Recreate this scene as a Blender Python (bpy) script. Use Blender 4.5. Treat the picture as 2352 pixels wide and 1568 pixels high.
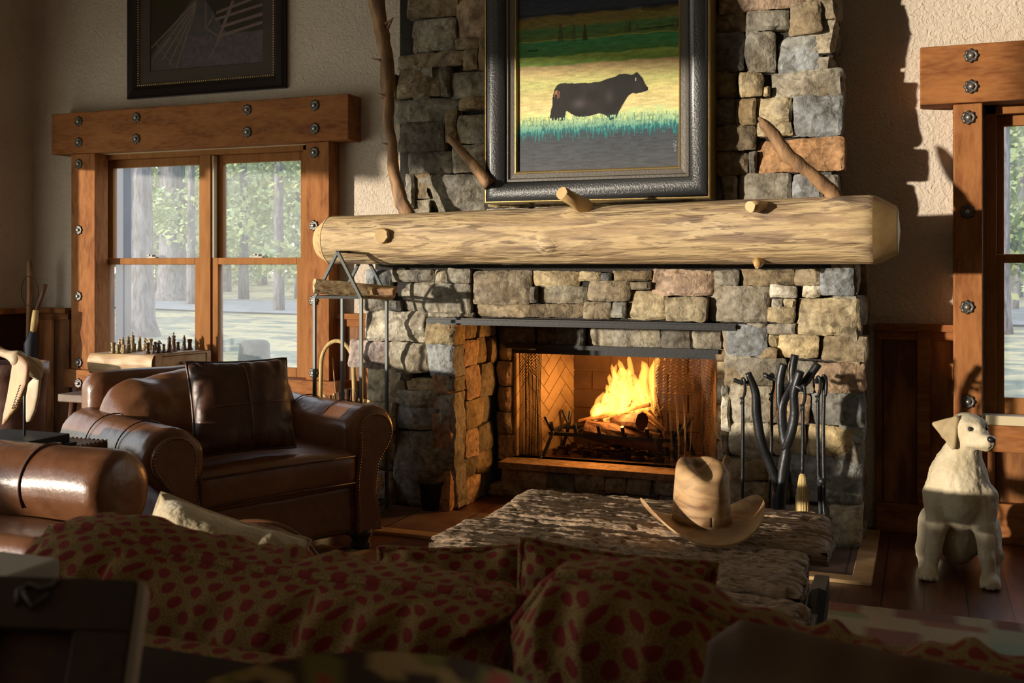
import bpy, math, random
import numpy as np
from mathutils import Vector, Matrix, noise
R=math.radians
for o in list(bpy.data.objects): bpy.data.objects.remove(o)
SC=bpy.context.scene; COL=SC.collection
# ---------- camera (level, shifted lens), 2352x1568 frame ----------
TH=R(21.5); CO,SI=math.cos(TH),math.sin(TH); F=2400.; CX=1176.; HY=612.; CH=1.3
cd=bpy.data.cameras.new('camera'); cam=bpy.data.objects.new('camera',cd); COL.objects.link(cam)
cam.location=(0,0,CH); cam.rotation_euler=(R(90),0,TH)
cd.sensor_width=36; cd.lens=F/2352*36; cd.shift_y=-(784-HY)/2352; cd.clip_start=.05; cd.clip_end=500
cd.dof.use_dof=True; cd.dof.focus_distance=4.8; cd.dof.aperture_fstop=8
SC.camera=cam
# ---------- view, world, sun ----------
vs=SC.view_settings; vs.view_transform='Standard'; vs.look='None'; vs.gamma=1; vs.use_curve_mapping=False; vs.exposure=0.0
W=bpy.data.worlds.new('sky'); SC.world=W; W.use_nodes=True
nt=W.node_tree; nt.nodes.clear()
wo=nt.nodes.new('ShaderNodeOutputWorld'); bg=nt.nodes.new('ShaderNodeBackground'); bg.inputs[1].default_value=2.9
cr=nt.nodes.new('ShaderNodeValToRGB'); sx=nt.nodes.new('ShaderNodeSeparateXYZ'); tc=nt.nodes.new('ShaderNodeTexCoord')
nt.links.new(tc.outputs['Generated'],sx.inputs[0]); nt.links.new(sx.outputs['Z'],cr.inputs[0]); nt.links.new(cr.outputs[0],bg.inputs[0]); nt.links.new(bg.outputs[0],wo.inputs[0])
cr.color_ramp.elements[0].color=(.88,.86,.70,1); cr.color_ramp.elements[0].position=0
cr.color_ramp.elements[1].color=(.58,.72,.95,1); cr.color_ramp.elements[1].position=.6
TANX=.87; ELEV=R(3.3)
sd=bpy.data.lights.new('sun','SUN'); sun=bpy.data.objects.new('sun',sd); COL.objects.link(sun)
sd.energy=5.6; sd.color=(1,.87,.70); sd.angle=R(1.2)
_d=Vector((TANX,1,-math.tan(ELEV)*math.hypot(TANX,1))).normalized()
sun.rotation_euler=_d.to_track_quat('-Z','Y').to_euler(); sun.location=(-9,-12,3)

# ---------- pixel -> world measuring helpers ----------
def _pt(t,v,d): return Vector((d*(-SI+t*CO), d*(CO+t*SI), CH+d*v))
def _tv(px,py): return (px-CX)/F,(HY-py)/F
def UY(px,py,Y): t,v=_tv(px,py); return _pt(t,v,Y/(CO+t*SI))
def UZ(px,py,Z): t,v=_tv(px,py); return _pt(t,v,(Z-CH)/v)
def UD(px,py,d): t,v=_tv(px,py); return _pt(t,v,d)
def UX(px,py,X): t,v=_tv(px,py); return _pt(t,v,X/(-SI+t*CO))
def fn(p,s=1.,o=0): return noise.noise(Vector((p[0]*s+o,p[1]*s-o*.7,p[2]*s+o*1.3)))

# ---------- mesh builder ----------
class MB:
    def __init__(s): s.v=[]; s.f=[]; s.c=[]; s.uv=[]; s.col=(1,1,1); s.M=None
    def V(s,p,c=None,uv=(0,0)):
        p=Vector(p)
        if s.M is not None: p=s.M@p
        s.v.append(p); s.c.append(c or s.col); s.uv.append(uv); return len(s.v)-1
    def F(s,*i): s.f.append(i)
    def box(s,x0,x1,y0,y1,z0,z1):
        i=[s.V((x,y,z)) for z in (z0,z1) for y in (y0,y1) for x in (x0,x1)]
        for q in ((0,2,3,1),(4,5,7,6),(0,1,5,4),(2,6,7,3),(0,4,6,2),(1,3,7,5)): s.F(*[i[k] for k in q])
        return s
    def bx(s,c,h,ax=None):
        """oriented box: centre, half sizes, three axes"""
        ax=ax or (Vector((1,0,0)),Vector((0,1,0)),Vector((0,0,1))); c=Vector(c)
        i=[s.V(c+ax[0]*h[0]*a+ax[1]*h[1]*b+ax[2]*h[2]*d) for d in(-1,1) for b in(-1,1) for a in(-1,1)]
        for q in ((0,2,3,1),(4,5,7,6),(0,1,5,4),(2,6,7,3),(0,4,6,2),(1,3,7,5)): s.F(*[i[k] for k in q])
        return s
    def bar(s,a,b,w,h=None,up=(0,0,1)):
        a,b=Vector(a),Vector(b); d=(b-a); L=d.length; d.normalize(); u=Vector(up)
        if abs(d.dot(u))>.98: u=Vector((0,1,0))
        r=d.cross(u).normalized(); u=r.cross(d)
        return s.bx((a+b)/2,(L/2,w/2,(h or w)/2),(d,r,u))
    def tube(s,pts,rad,n=10,cap=True,jit=0,seed=0,flat=1.):
        pts=[Vector(p) for p in pts]; m=len(pts)
        if not hasattr(rad,'__len__'): rad=[rad]*m
        rings=[]; pu=None
        for k,p in enumerate(pts):
            d=(pts[min(k+1,m-1)]-pts[max(k-1,0)]).normalized()
            if pu is None:
                u=Vector((0,0,1)) if abs(d.z)<.9 else Vector((0,1,0))
            else: u=pu
            u=(u-d*u.dot(d)).normalized(); pu=u; r=d.cross(u); ring=[]
            for j in range(n):
                a=2*math.pi*j/n; q=u*math.cos(a)*flat+r*math.sin(a)
                rr=rad[k]*(1+(jit*noise.noise(p*9+q*1.7+Vector((seed,seed,0))) if jit else 0))
                ring.append(s.V(p+q*rr,uv=(k/m,j/n)))
            rings.append(ring)
        for k in range(m-1):
            for j in range(n):
                s.F(rings[k][j],rings[k][(j+1)%n],rings[k+1][(j+1)%n],rings[k+1][j])
        if cap: s.F(*rings[0]); s.F(*rings[-1][::-1])
        return s
    def lathe(s,prof,c=(0,0,0),n=24,ax=None,mod=None):
        """prof: (r,z) list about c along ax[2]"""
        ax=ax or (Vector((1,0,0)),Vector((0,1,0)),Vector((0,0,1))); c=Vector(c); rings=[]
        for r,z in prof:
            rings.append([s.V(c+ax[2]*z+(ax[0]*math.cos(2*math.pi*j/n)+ax[1]*math.sin(2*math.pi*j/n))*max(r,1e-5)*(mod(j/n,r,z) if mod else 1)) for j in range(n)])
        for k in range(len(rings)-1):
            for j in range(n): s.F(rings[k][j],rings[k][(j+1)%n],rings[k+1][(j+1)%n],rings[k+1][j])
        s.F(*rings[0][::-1]); s.F(*rings[-1]); return s
    def grid(s,f,nu,nv,flip=False,cols=None,uvf=None):
        """f(a,b) -> point, a,b in 0..1"""
        ids=[[s.V(f(i/nu,j/nv),cols(i/nu,j/nv) if cols else None,uvf(i/nu,j/nv) if uvf else (i/nu,j/nv)) for i in range(nu+1)] for j in range(nv+1)]
        for j in range(nv):
            for i in range(nu):
                q=(ids[j][i],ids[j][i+1],ids[j+1][i+1],ids[j+1][i]); s.F(*(q[::-1] if flip else q))
        return ids
    def prism(s,poly,O,U,V_,N,t0,t1):
        """poly (u,v) in plane O+U*u+V*v extruded along N t0..t1"""
        O,U,V_,N=map(Vector,(O,U,V_,N)); n=len(poly)
        a=[s.V(O+U*x+V_*y+N*t0) for x,y in poly]; b=[s.V(O+U*x+V_*y+N*t1) for x,y in poly]
        s.F(*a); s.F(*b[::-1])
        for i in range(n): s.F(a[i],b[i],b[(i+1)%n],a[(i+1)%n])
        return s
    def sdf(s,field,lo,hi,h,disp=None):
        lo=np.array(lo,float); hi=np.array(hi,float); n=np.ceil((hi-lo)/h).astype(int)+1
        g=np.stack(np.meshgrid(*[lo[k]+h*np.arange(n[k]) for k in range(3)],indexing='ij'),-1)
        Fd=field(g.reshape(-1,3)).reshape(n); ins=Fd<0
        cs=[(a,b,c) for a in(0,1) for b in(0,1) for c in(0,1)]
        sl=lambda A,c:A[c[0]:n[0]-1+c[0],c[1]:n[1]-1+c[1],c[2]:n[2]-1+c[2]]
        cnt=sum(sl(ins,c).astype(int) for c in cs); act=(cnt>0)&(cnt<8)
        pos=np.zeros(act.shape+(3,)); wt=np.zeros(act.shape)
        for i in range(8):
            for j in range(i+1,8):
                a,b=cs[i],cs[j]
                if sum(abs(a[k]-b[k]) for k in range(3))!=1: continue
                fa,fb=sl(Fd,a),sl(Fd,b); m=(fa<0)!=(fb<0)
                t=np.where(m,fa/np.where(m,fa-fb,1),0)
                p=np.stack([a[k]+t*(b[k]-a[k]) for k in range(3)],-1); pos+=p*m[...,None]; wt+=m
        idx=-np.ones(act.shape,int); w=np.argwhere(act); idx[act]=np.arange(len(w))
        P=lo+h*(w+pos[act]/wt[act][:,None]); base=len(s.v)
        for p in P: s.V(p if disp is None else disp(Vector(p)))
        for ax in range(3):
            o1,o2=[k for k in range(3) if k!=ax]
            A=[slice(1,-1)]*3; A[ax]=slice(0,-1); B=[slice(1,-1)]*3; B[ax]=slice(1,None)
            df=ins[tuple(A)]!=ins[tuple(B)]
            for e in np.argwhere(df):
                q=e.copy(); q[o1]+=1; q[o2]+=1
                def id_(d1,d2):
                    r=q.copy(); r[o1]+=d1; r[o2]+=d2; return base+int(idx[tuple(r)])
                quad=(id_(-1,-1),id_(0,-1),id_(0,0),id_(-1,0))
                inside=ins[tuple(q)]
                if (inside)==(ax==1): quad=quad[::-1]
                s.F(*quad)
        return s
# sdf primitives on (N,3) arrays
def S_ell(P,c,r): r=np.array(r); q=(P-np.array(c))/r; k=np.linalg.norm(q,axis=1); k2=np.linalg.norm(q/r,axis=1)+1e-9; return k*(k-1)/k2
def S_cap(P,a,b,ra,rb):
    a=np.array(a,float);b=np.array(b,float); d=b-a; t=np.clip(((P-a)@d)/(d@d),0,1); return np.linalg.norm(P-a-t[:,None]*d,axis=1)-(ra+(rb-ra)*t)
def S_box(P,c,h,r):
    q=np.abs(P-np.array(c))-(np.array(h)-r); return np.linalg.norm(np.maximum(q,0),axis=1)+np.minimum(q.max(1),0)-r
def S_tri(P,a,b,c,r):
    a,b,c=[np.array(x,float) for x in (a,b,c)]; nn=np.cross(b-a,c-a); nn/=np.linalg.norm(nn)
    def seg(u,v): d=v-u; t=np.clip(((P-u)@d)/(d@d),0,1); return np.linalg.norm(P-u-t[:,None]*d,axis=1)
    e=np.minimum(np.minimum(seg(a,b),seg(b,c)),seg(c,a)); ins=np.ones(len(P),bool)
    for u,v in((a,b),(b,c),(c,a)): ins&=((P-u)@np.cross(nn,v-u))>=0
    return np.where(ins,np.minimum(np.abs((P-a)@nn),e),e)-r
def smin(a,b,k): h=np.clip(.5+.5*(b-a)/k,0,1); return b+(a-b)*h-k*h*(1-h)
def smax(a,b,k): return -smin(-a,-b,k)

def wloc(o):
    p=Vector((0,0,0))
    while o is not None: p=p+o.location; o=o.parent
    return p
def tag(o,label=None,cat=None,group=None,kind=None):
    for k,v in(('label',label),('category',cat),('group',group),('kind',kind)):
        if v: o[k]=v
    return o
def obj(name,mb,mat,parent=None,smooth=False,bevel=0,loc=None,label=None,cat=None,group=None,kind=None,sub=0,bs=2):
    """link world-coordinate geometry as one mesh object whose origin is loc (or its parent's)"""
    me=bpy.data.meshes.new(name); base=wloc(parent) if parent else Vector((0,0,0))
    o=bpy.data.objects.new(name,me); COL.objects.link(o)
    if loc is not None: o.location=Vector(loc)-base
    off=base+o.location
    me.from_pydata([tuple(p-off) for p in mb.v],[],mb.f)
    ca=me.color_attributes.new('Col','FLOAT_COLOR','POINT'); ca.data.foreach_set('color',[x for c in mb.c for x in (c[0],c[1],c[2],1)])
    uvl=me.uv_layers.new(name='UV'); li=np.empty(len(me.loops),int); me.loops.foreach_get('vertex_index',li)
    uvl.data.foreach_set('uv',np.array(mb.uv,float)[li].ravel())
    me.validate(); me.update()
    import bmesh
    bm=bmesh.new(); bm.from_mesh(me); bmesh.ops.recalc_face_normals(bm,faces=bm.faces)
    if smooth=='angle':
        for e in bm.edges:
            if len(e.link_faces)==2 and e.calc_face_angle()>.55: e.smooth=False
    bm.to_mesh(me); bm.free()
    if smooth: me.polygons.foreach_set('use_smooth',[True]*len(me.polygons))
    me.materials.append(mat); o.parent=parent
    if bevel:
        m=o.modifiers.new('bevel','BEVEL'); m.width=bevel; m.segments=bs; m.limit_method='ANGLE'
    if sub:
        m=o.modifiers.new('sub','SUBSURF'); m.levels=sub; m.render_levels=sub
    tag(o,label,cat,group,kind); return o
def thing(name,label,cat,loc,group=None,kind=None):
    o=bpy.data.objects.new(name,None); COL.objects.link(o); o.location=loc; o.empty_display_size=.05
    tag(o,label,cat,group,kind); return o
def dup(o,loc=None,parent='same',rz=None,scale=None):
    c=o.copy(); COL.objects.link(c)
    if parent!='same': c.parent=parent
    if loc is not None: c.location=loc
    if rz is not None: c.rotation_euler.z=rz
    if scale: c.scale=(scale,)*3
    for ch in [x for x in COL.objects if x.parent==o]: dup(ch,None,c)
    return c
# ---------- materials ----------
def mat(name,col,rough=.6,metal=0,var=None,bump=None,coat=0,attr=False,uv=False,emit=None,spec=.5,vscale=(1,1,1),sheen=0,bump2=None,band=None,ramp=(.35,.65)):
    m=bpy.data.materials.new(name); m.use_nodes=True; t=m.node_tree; N=t.nodes; L=t.links; b=N['Principled BSDF']
    b.inputs['Base Color'].default_value=(*col,1); b.inputs['Roughness'].default_value=rough; b.inputs['Metallic'].default_value=metal
    b.inputs['Coat Weight'].default_value=coat; b.inputs['Coat Roughness'].default_value=.2; b.inputs['Specular IOR Level'].default_value=spec; b.inputs['Sheen Weight'].default_value=sheen
    tcn=N.new('ShaderNodeTexCoord'); mp=N.new('ShaderNodeMapping'); mp.inputs['Scale'].default_value=vscale
    L.new(tcn.outputs['UV' if uv else 'Object'],mp.inputs[0]); co=mp.outputs[0]
    def nz(sc,det=4,dist=0,vec=None):
        n=N.new('ShaderNodeTexNoise'); n.inputs['Scale'].default_value=sc; n.inputs['Detail'].default_value=det; n.inputs['Distortion'].default_value=dist; L.new(vec or co,n.inputs['Vector']); return n.outputs['Fac']
    cur=None
    if attr:
        a=N.new('ShaderNodeAttribute'); a.attribute_name='Col'; cur=a.outputs['Color']
    def mix(bt,fac,A,B):
        x=N.new('ShaderNodeMix'); x.data_type='RGBA'; x.blend_type=bt
        if hasattr(fac,'links'): L.new(fac,x.inputs[0])
        else: x.inputs[0].default_value=fac
        for s_,v in((6,A),(7,B)):
            if hasattr(v,'links'): L.new(v,x.inputs[s_])
            else: x.inputs[s_].default_value=(*v,1)
        return x.outputs[2]
    for v in (var or []):   # (scale, detail, distortion, colour2, strength[, lo, hi])
        f=nz(v[0],v[1],v[2]); r=N.new('ShaderNodeMapRange'); r.inputs[1].default_value=v[5] if len(v)>5 else ramp[0]; r.inputs[2].default_value=v[6] if len(v)>6 else ramp[1]; r.inputs[4].default_value=v[4]; L.new(f,r.inputs[0])
        cur=mix('MULTIPLY' if attr else 'MIX',r.outputs[0],cur if cur is not None else col,v[3])
    if band:  # (axis, period, colour, width, offset): dark joints between planks
        for ax,per,c2,wd in band:
            sp=N.new('ShaderNodeSeparateXYZ'); L.new(tcn.outputs['Object'],sp.inputs[0])
            d=N.new('ShaderNodeMath'); d.operation='DIVIDE'; d.inputs[1].default_value=per; L.new(sp.outputs[ax],d.inputs[0])
            fl=N.new('ShaderNodeMath'); fl.operation='FLOOR'; L.new(d.outputs[0],fl.inputs[0])
            wn=N.new('ShaderNodeTexWhiteNoise'); wn.noise_dimensions='1D'; L.new(fl.outputs[0],wn.inputs['W'])
            mr=N.new('ShaderNodeMapRange'); mr.inputs[3].default_value=.55; mr.inputs[4].default_value=1.15; L.new(wn.outputs['Value'],mr.inputs[0])
            cc=N.new('ShaderNodeCombineXYZ'); [L.new(mr.outputs[0],cc.inputs[k]) for k in range(3)]
            cur=mix('MULTIPLY',1.,cur if cur is not None else col,cc.outputs[0])
            fr=N.new('ShaderNodeMath'); fr.operation='FRACT'; L.new(d.outputs[0],fr.inputs[0])
            g=N.new('ShaderNodeMath'); g.operation='LESS_THAN'; g.inputs[1].default_value=wd/per; L.new(fr.outputs[0],g.inputs[0])
            cur=mix('MIX',g.outputs[0],cur,c2)
    if cur is not None: L.new(cur,b.inputs['Base Color'])
    prev=None
    for bp in (bump,bump2):
        if bp:
            bn=N.new('ShaderNodeBump'); bn.inputs['Strength'].default_value=bp[1]; bn.inputs['Distance'].default_value=bp[2]
            L.new(nz(bp[0],bp[3] if len(bp)>3 else 5,bp[4] if len(bp)>4 else 0),bn.inputs['Height'])
            if prev: L.new(prev,bn.inputs['Normal'])
            prev=bn.outputs[0]; L.new(prev,b.inputs['Normal'])
    if emit: b.inputs['Emission Color'].default_value=(*emit[0],1); b.inputs['Emission Strength'].default_value=emit[1]
    return m
m_plaster=mat('plaster',(.58,.50,.41),.85,var=[(3,3,0,(.52,.44,.35),1)],bump=(38,.9,.012,3,1.2),bump2=(140,.4,.003))
m_trim=mat('stained_timber',(.30,.115,.035),.8,spec=.2,vscale=(1,4,4),var=[(3,6,.6,(.17,.055,.016),1),(14,2,0,(.36,.16,.055),.5)],bump=(40,.4,.003))
m_trimv=mat('stained_timber_vertical',(.32,.125,.04),.8,spec=.2,vscale=(4,4,1),var=[(3,6,.6,(.18,.06,.018),1),(14,2,0,(.38,.17,.06),.5)],bump=(50,.4,.003))
m_sash=mat('sash_wood',(.32,.14,.045),.75,spec=.15,vscale=(5,5,1),var=[(4,4,.4,(.24,.10,.03),1)])
m_sashl=mat('sash_track',(.55,.47,.30),.5)
m_wain=mat('wainscot_boards',(.44,.18,.055),.65,spec=.3,vscale=(5,5,1),var=[(3,5,.8,(.17,.058,.018),1)],band=[(0,.19,(.05,.016,.005),.008)],bump=(30,.2,.002))
m_floor=mat('floor_planks',(.20,.075,.04),.32,vscale=(6,1,1),var=[(5,5,.5,(.10,.035,.02),1)],band=[(0,.155,(.015,.006,.004),.006)],bump=(30,.15,.002),coat=.15)
m_tile=mat('hearth_tile',(.20,.13,.09),.55,var=[(6,4,.3,(.12,.06,.04),1)],bump=(30,.4,.003),band=[(0,.31,(.03,.02,.015),.01)])
m_stone=mat('fieldstone',(.4,.36,.3),.9,attr=True,var=[(9,7,.7,(.52,.49,.47),.9),(38,6,.3,(.55,.52,.5),.85),(14,8,1.5,(.42,.40,.36),.7,.55,.64),(4,4,1.2,(1.0,.88,.66),.6)],bump=(28,.9,.014,8,.4),bump2=(110,.5,.004,4))
m_mortar=mat('dark_mortar',(.03,.026,.022),.95,bump=(60,.8,.01))
m_log=mat('peeled_log',(.54,.41,.24),.62,vscale=(.8,6,6),var=[(3.2,8,.9,(.24,.165,.12),1,.46,.56),(9,6,.6,(.12,.08,.06),.9,.54,.62),(1.6,3,.4,(.60,.42,.2),.5)],bump=(9,.9,.012,8,.5),bump2=(3,.6,.03,4,.6))
m_logend=mat('cut_log_end',(.66,.46,.22),.6,var=[(6,4,.5,(.45,.28,.11),1)],bump=(20,.3,.003))
m_branch=mat('branch_bark',(.36,.20,.09),.7,vscale=(3,3,1),var=[(6,5,.6,(.16,.09,.05),1)],bump=(24,.6,.006))
m_bark=mat('dark_bark',(.10,.065,.045),.9,var=[(14,4,.2,(.05,.03,.02),1)],bump=(40,.8,.008))
m_black=mat('black_iron',(.014,.015,.016),.5,metal=.2,bump=(60,.3,.002))
m_steel=mat('rack_steel',(.085,.10,.10),.45,metal=.35,var=[(9,3,0,(.07,.075,.075),1)])
m_bolt=mat('bolt_iron',(.11,.10,.09),.42,metal=.8,bump=(300,.6,.002))
m_boltc=mat('bolt_head',(.40,.38,.35),.35,metal=.8)
m_leather=mat('brown_leather',(.17,.068,.026),.32,var=[(4,4,.5,(.11,.038,.015),1),(22,4,.3,(.2,.09,.04),.4)],bump=(90,.22,.003,3),bump2=(6,.35,.02,3),spec=.6)
m_leatherd=mat('dark_leather',(.085,.032,.017),.42,var=[(5,4,.5,(.05,.018,.010),1)],bump=(130,.3,.002,3),bump2=(7,.4,.02,3))
m_nail=mat('nailhead_brass',(.16,.11,.06),.35,metal=.9)
m_foot=mat('turned_foot',(.012,.009,.008),.3)
m_wood=mat('pale_wood',(.50,.33,.16),.5,vscale=(1,5,5),var=[(3,5,.7,(.34,.20,.08),1)],bump=(30,.2,.002))
m_console=mat('dark_console_wood',(.035,.018,.009),.85,spec=.1,bump=(40,.4,.003))
m_woodd=mat('brown_wood',(.17,.075,.035),.5,vscale=(5,5,1),var=[(4,5,.5,(.09,.035,.016),1)],bump=(40,.4,.003))
m_table=mat('weathered_timber',(.40,.27,.16),.75,vscale=(1.6,5.5,5.5),var=[(5,9,1.0,(.15,.08,.045),1,.42,.58),(18,7,.5,(.07,.035,.02),.9,.50,.62),(5,5,.8,(.55,.41,.27),.6)],bump=(8,1,.02,9,.7),bump2=(30,.8,.008,6,.4))
m_iron=mat('forged_iron',(.035,.038,.042),.4,metal=.5,var=[(12,4,0,(.02,.021,.024),1)],bump=(40,.4,.004))
m_dog=mat('cream_statue',(.60,.53,.38),.75,var=[(10,5,.3,(.42,.34,.20),.8,.45,.65),(60,3,0,(.5,.42,.28),.5)],bump=(45,.6,.006,5,.6),bump2=(160,.35,.002))
m_dogear=mat('tan_ear',(.40,.31,.17),.75,var=[(20,4,.3,(.28,.2,.1),.8)],bump=(60,.5,.003))
m_nose=mat('black_nose',(.012,.012,.014),.22)
m_hat=mat('carved_wood_hat',(.42,.25,.115),.6,spec=.3,vscale=(2,2,5),var=[(4,6,1.2,(.17,.085,.04),1,.42,.58),(2.5,3,.5,(.60,.40,.2),.7)],bump=(20,.25,.004))
m_straw=mat('straw',(.62,.46,.2),.7,vscale=(12,12,1),var=[(9,3,0,(.4,.27,.1),1)],bump=(60,.6,.004))
m_gold=mat('gilt_lip',(.42,.30,.12),.35,metal=.7,bump=(80,.4,.002))
m_frame=mat('black_frame',(.030,.032,.034),.34,bump=(120,.6,.004,4),coat=.2)
m_framei=mat('inner_frame',(.085,.072,.058),.45,bump=(80,.4,.003))
m_frameb=mat('espresso_frame',(.013,.010,.011),.3,bump=(60,.2,.002))
m_matb=mat('dark_mat_board',(.045,.032,.026),.8)
m_paint=mat('painted_canvas',(1,1,1),.5,spec=.2,attr=True,bump=(60,.12,.002))
m_print=mat('picture_print',(1,1,1),.4,attr=True)
m_cream=mat('cream_hide',(.60,.50,.32),.85,sheen=.3,var=[(5,3,.5,(.40,.31,.17),1)],bump=(60,.8,.008),bump2=(7,.6,.02))
m_rug=mat('rug_pile',(1,1,1),.95,attr=True,bump=(180,.9,.01,3))
m_brick=None
def glass(name,dust,rough=.0,gw=.04):
    m=bpy.data.materials.new(name); m.use_nodes=True; t=m.node_tree; N=t.nodes; L=t.links; N.clear()
    o=N.new('ShaderNodeOutputMaterial'); tr=N.new('ShaderNodeBsdfTransparent'); gl=N.new('ShaderNodeBsdfGlossy'); gl.inputs['Roughness'].default_value=rough
    df=N.new('ShaderNodeBsdfDiffuse'); df.inputs[0].default_value=(.75,.8,.85,1); tl=N.new('ShaderNodeBsdfTranslucent'); tl.inputs[0].default_value=(.7,.8,.9,1)
    a=N.new('ShaderNodeMixShader'); a.inputs[0].default_value=gw; L.new(tr.outputs[0],a.inputs[1]); L.new(gl.outputs[0],a.inputs[2])
    d2=N.new('ShaderNodeMixShader'); d2.inputs[0].default_value=.5; L.new(df.outputs[0],d2.inputs[1]); L.new(tl.outputs[0],d2.inputs[2])
    c=N.new('ShaderNodeMixShader'); L.new(a.outputs[0],c.inputs[1]); L.new(d2.outputs[0],c.inputs[2])
    nz=N.new('ShaderNodeTexNoise'); nz.inputs['Scale'].default_value=2.5; nz.inputs['Detail'].default_value=5; nz.inputs['Distortion'].default_value=.5
    mr=N.new('ShaderNodeMapRange'); mr.inputs[1].default_value=.3; mr.inputs[2].default_value=.7; mr.inputs[3].default_value=dust*.3; mr.inputs[4].default_value=dust; L.new(nz.outputs[0],mr.inputs[0]); L.new(mr.outputs[0],c.inputs[0])
    L.new(c.outputs[0],o.inputs[0]); return m
m_glass=glass('dusty_window_glass',.13,.5,.012); m_glassc=glass('picture_glass',.0,.03)
def fabric():
    m=mat('dotted_fabric',(.27,.17,.07),.95,spec=.1,bump=(260,.7,.004),uv=True)
    t=m.node_tree; N=t.nodes; L=t.links; b=N['Principled BSDF']
    tcn=N.new('ShaderNodeTexCoord'); wn=N.new('ShaderNodeTexNoise'); wn.inputs['Scale'].default_value=30; L.new(tcn.outputs['UV'],wn.inputs['Vector'])
    va=N.new('ShaderNodeVectorMath'); va.operation='MULTIPLY_ADD'; va.inputs[1].default_value=(.006,.006,0); L.new(wn.outputs['Color'],va.inputs[0]); L.new(tcn.outputs['UV'],va.inputs[2])
    mp=N.new('ShaderNodeMapping'); mp.inputs['Rotation'].default_value=(0,0,R(45)); mp.inputs['Scale'].default_value=(30,30,30); L.new(va.outputs[0],mp.inputs[0])
    vo=N.new('ShaderNodeTexVoronoi'); vo.voronoi_dimensions='2D'; vo.inputs['Randomness'].default_value=0; vo.inputs['Scale'].default_value=1; L.new(mp.outputs[0],vo.inputs['Vector'])
    def mr(x,a,b2,c=0,d=1):
        r=N.new('ShaderNodeMapRange'); r.inputs[1].default_value=a; r.inputs[2].default_value=b2; r.inputs[3].default_value=c; r.inputs[4].default_value=d; L.new(x,r.inputs[0]); return r.outputs[0]
    wv=N.new('ShaderNodeTexNoise'); wv.inputs['Scale'].default_value=420; wv.inputs['Detail'].default_value=3; L.new(tcn.outputs['UV'],wv.inputs['Vector'])
    x=N.new('ShaderNodeMix'); x.data_type='RGBA'; x.inputs[6].default_value=(.15,.09,.033,1); x.inputs[7].default_value=(.36,.235,.09,1); L.new(mr(wv.outputs['Fac'],.38,.62),x.inputs[0])
    y=N.new('ShaderNodeMix'); y.data_type='RGBA'; y.inputs[7].default_value=(.22,.035,.03,1); L.new(x.outputs[2],y.inputs[6]); L.new(mr(vo.outputs['Distance'],.30,.36,1,0),y.inputs[0])
    L.new(y.outputs[2],b.inputs['Base Color']); return m
m_fab=fabric()
# ================= SETTING =================
YW=5.5      # wall carrying fireplace and windows
XL=-5.72    # left wall
ZC=3.7; YB=-3.8; XR=3.2
def struct(name,mb,m,parent=None,**k): return obj(name,mb,m,parent,kind='structure',loc=(0,0,0) if parent is None else None,**k)
struct('floor',MB().box(XL-.2,XR,YB,YW+.2,-.12,0),m_floor)
struct('ceiling',MB().box(XL-.2,XR+.2,YB-.2,YW+.2,ZC,ZC+.15),m_plaster)
# north wall with two window openings; the chimney fills the gap between X=-2.8 and -.3
W1=[UY(222,600,5.5).x,UY(712,600,5.5).x, .50,2.16]; W2=[UY(2262,600,5.5).x,1.75,.50,2.16]
w=MB()
for x0,x1,z0,z1 in((XL-.2,W1[0],0,ZC),(W1[1],-2.72,0,ZC),(W1[0],W1[1],0,W1[2]),(W1[0],W1[1],W1[3],ZC),(-.42,W2[0],0,ZC),(W2[1],XR,0,ZC),(W2[0],W2[1],0,W2[2]),(W2[0],W2[1],W2[3],ZC),(-2.72,-.42,1.6,ZC)): w.box(x0,x1,YW,YW+.16,z0,z1)
struct('wall_north',w,m_plaster)
# left wall: unseen openings added, edges stepped to shape where the low sun falls
w=MB()
LO=[(-3.45,-1.77,.79,1.25),(-1.75,-.80,.10,3.45),(-.78,-.58,.88,3.45),(-.56,.0,.88,2.66),(.02,.60,.68,2.66),(.62,.75,.42,2.66),(.77,1.6,.42,2.09),(1.62,2.35,.42,2.2),(2.37,3.8,.42,2.05),(3.82,4.78,.42,1.99)]
w.box(XL-.06,XL,4.78,YW+.16,0,ZC); w.box(XL-.06,XL,YB-.2,-3.45,0,ZC)
for y0,y1,z0,z1 in LO: w.box(XL-.06,XL,y0-.02,y1,0,z0); w.box(XL-.06,XL,y0-.02,y1,z1,ZC)
struct('wall_left',w,m_plaster)
struct('wall_back',MB().box(XL-.06,XR,YB-.16,YB,0,ZC),m_plaster)
struct('wall_right',MB().box(XR,XR+.16,YB-.16,YW+.16,0,ZC),m_plaster)
t=MB(); t.box(XL-.07,XL+.03,.38,4.9,.38,.42); struct('trim_1',t,m_trim)
# wainscot, chair rail and baseboards
xa=UY(157,712,5.47).x; xb=UY(758,712,5.47).x
def wains(n,x0,x1):
    struct('trim_%d'%n,MB().box(x0,x1,YW-.022,YW,.12,1.0),m_wain)
    m=MB(); k=int(x0/.38)-1
    while k*.38<x1:
        if x0+.03<k*.38<x1-.05: m.box(k*.38-.03,k*.38+.03,YW-.045,YW-.02,.13,1.0)
        k+=1
    m.box(x0,x1,YW-.06,YW,.985,1.02); m.box(x0,x1,YW-.035,YW,.94,.985)
    if m.v: struct('trim_%d'%(n+1),m,m_trim,bevel=.004)
    struct('baseboard_%s'%{2:'left',4:'middle',6:'right',8:'window'}[n],MB().box(x0,x1,YW-.05,YW,0,.14),m_trim,bevel=.004)
wains(2,XL+.02,xa); wains(4,xb,-2.86); wains(6,-.22,UY(2190,600,5.4).x+.02)
struct('trim_8',MB().box(XL,XL+.022,4.92,YW-.02,.12,1.0).box(XL,XL+.06,4.92,YW-.06,.985,1.02),m_wain)

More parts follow.
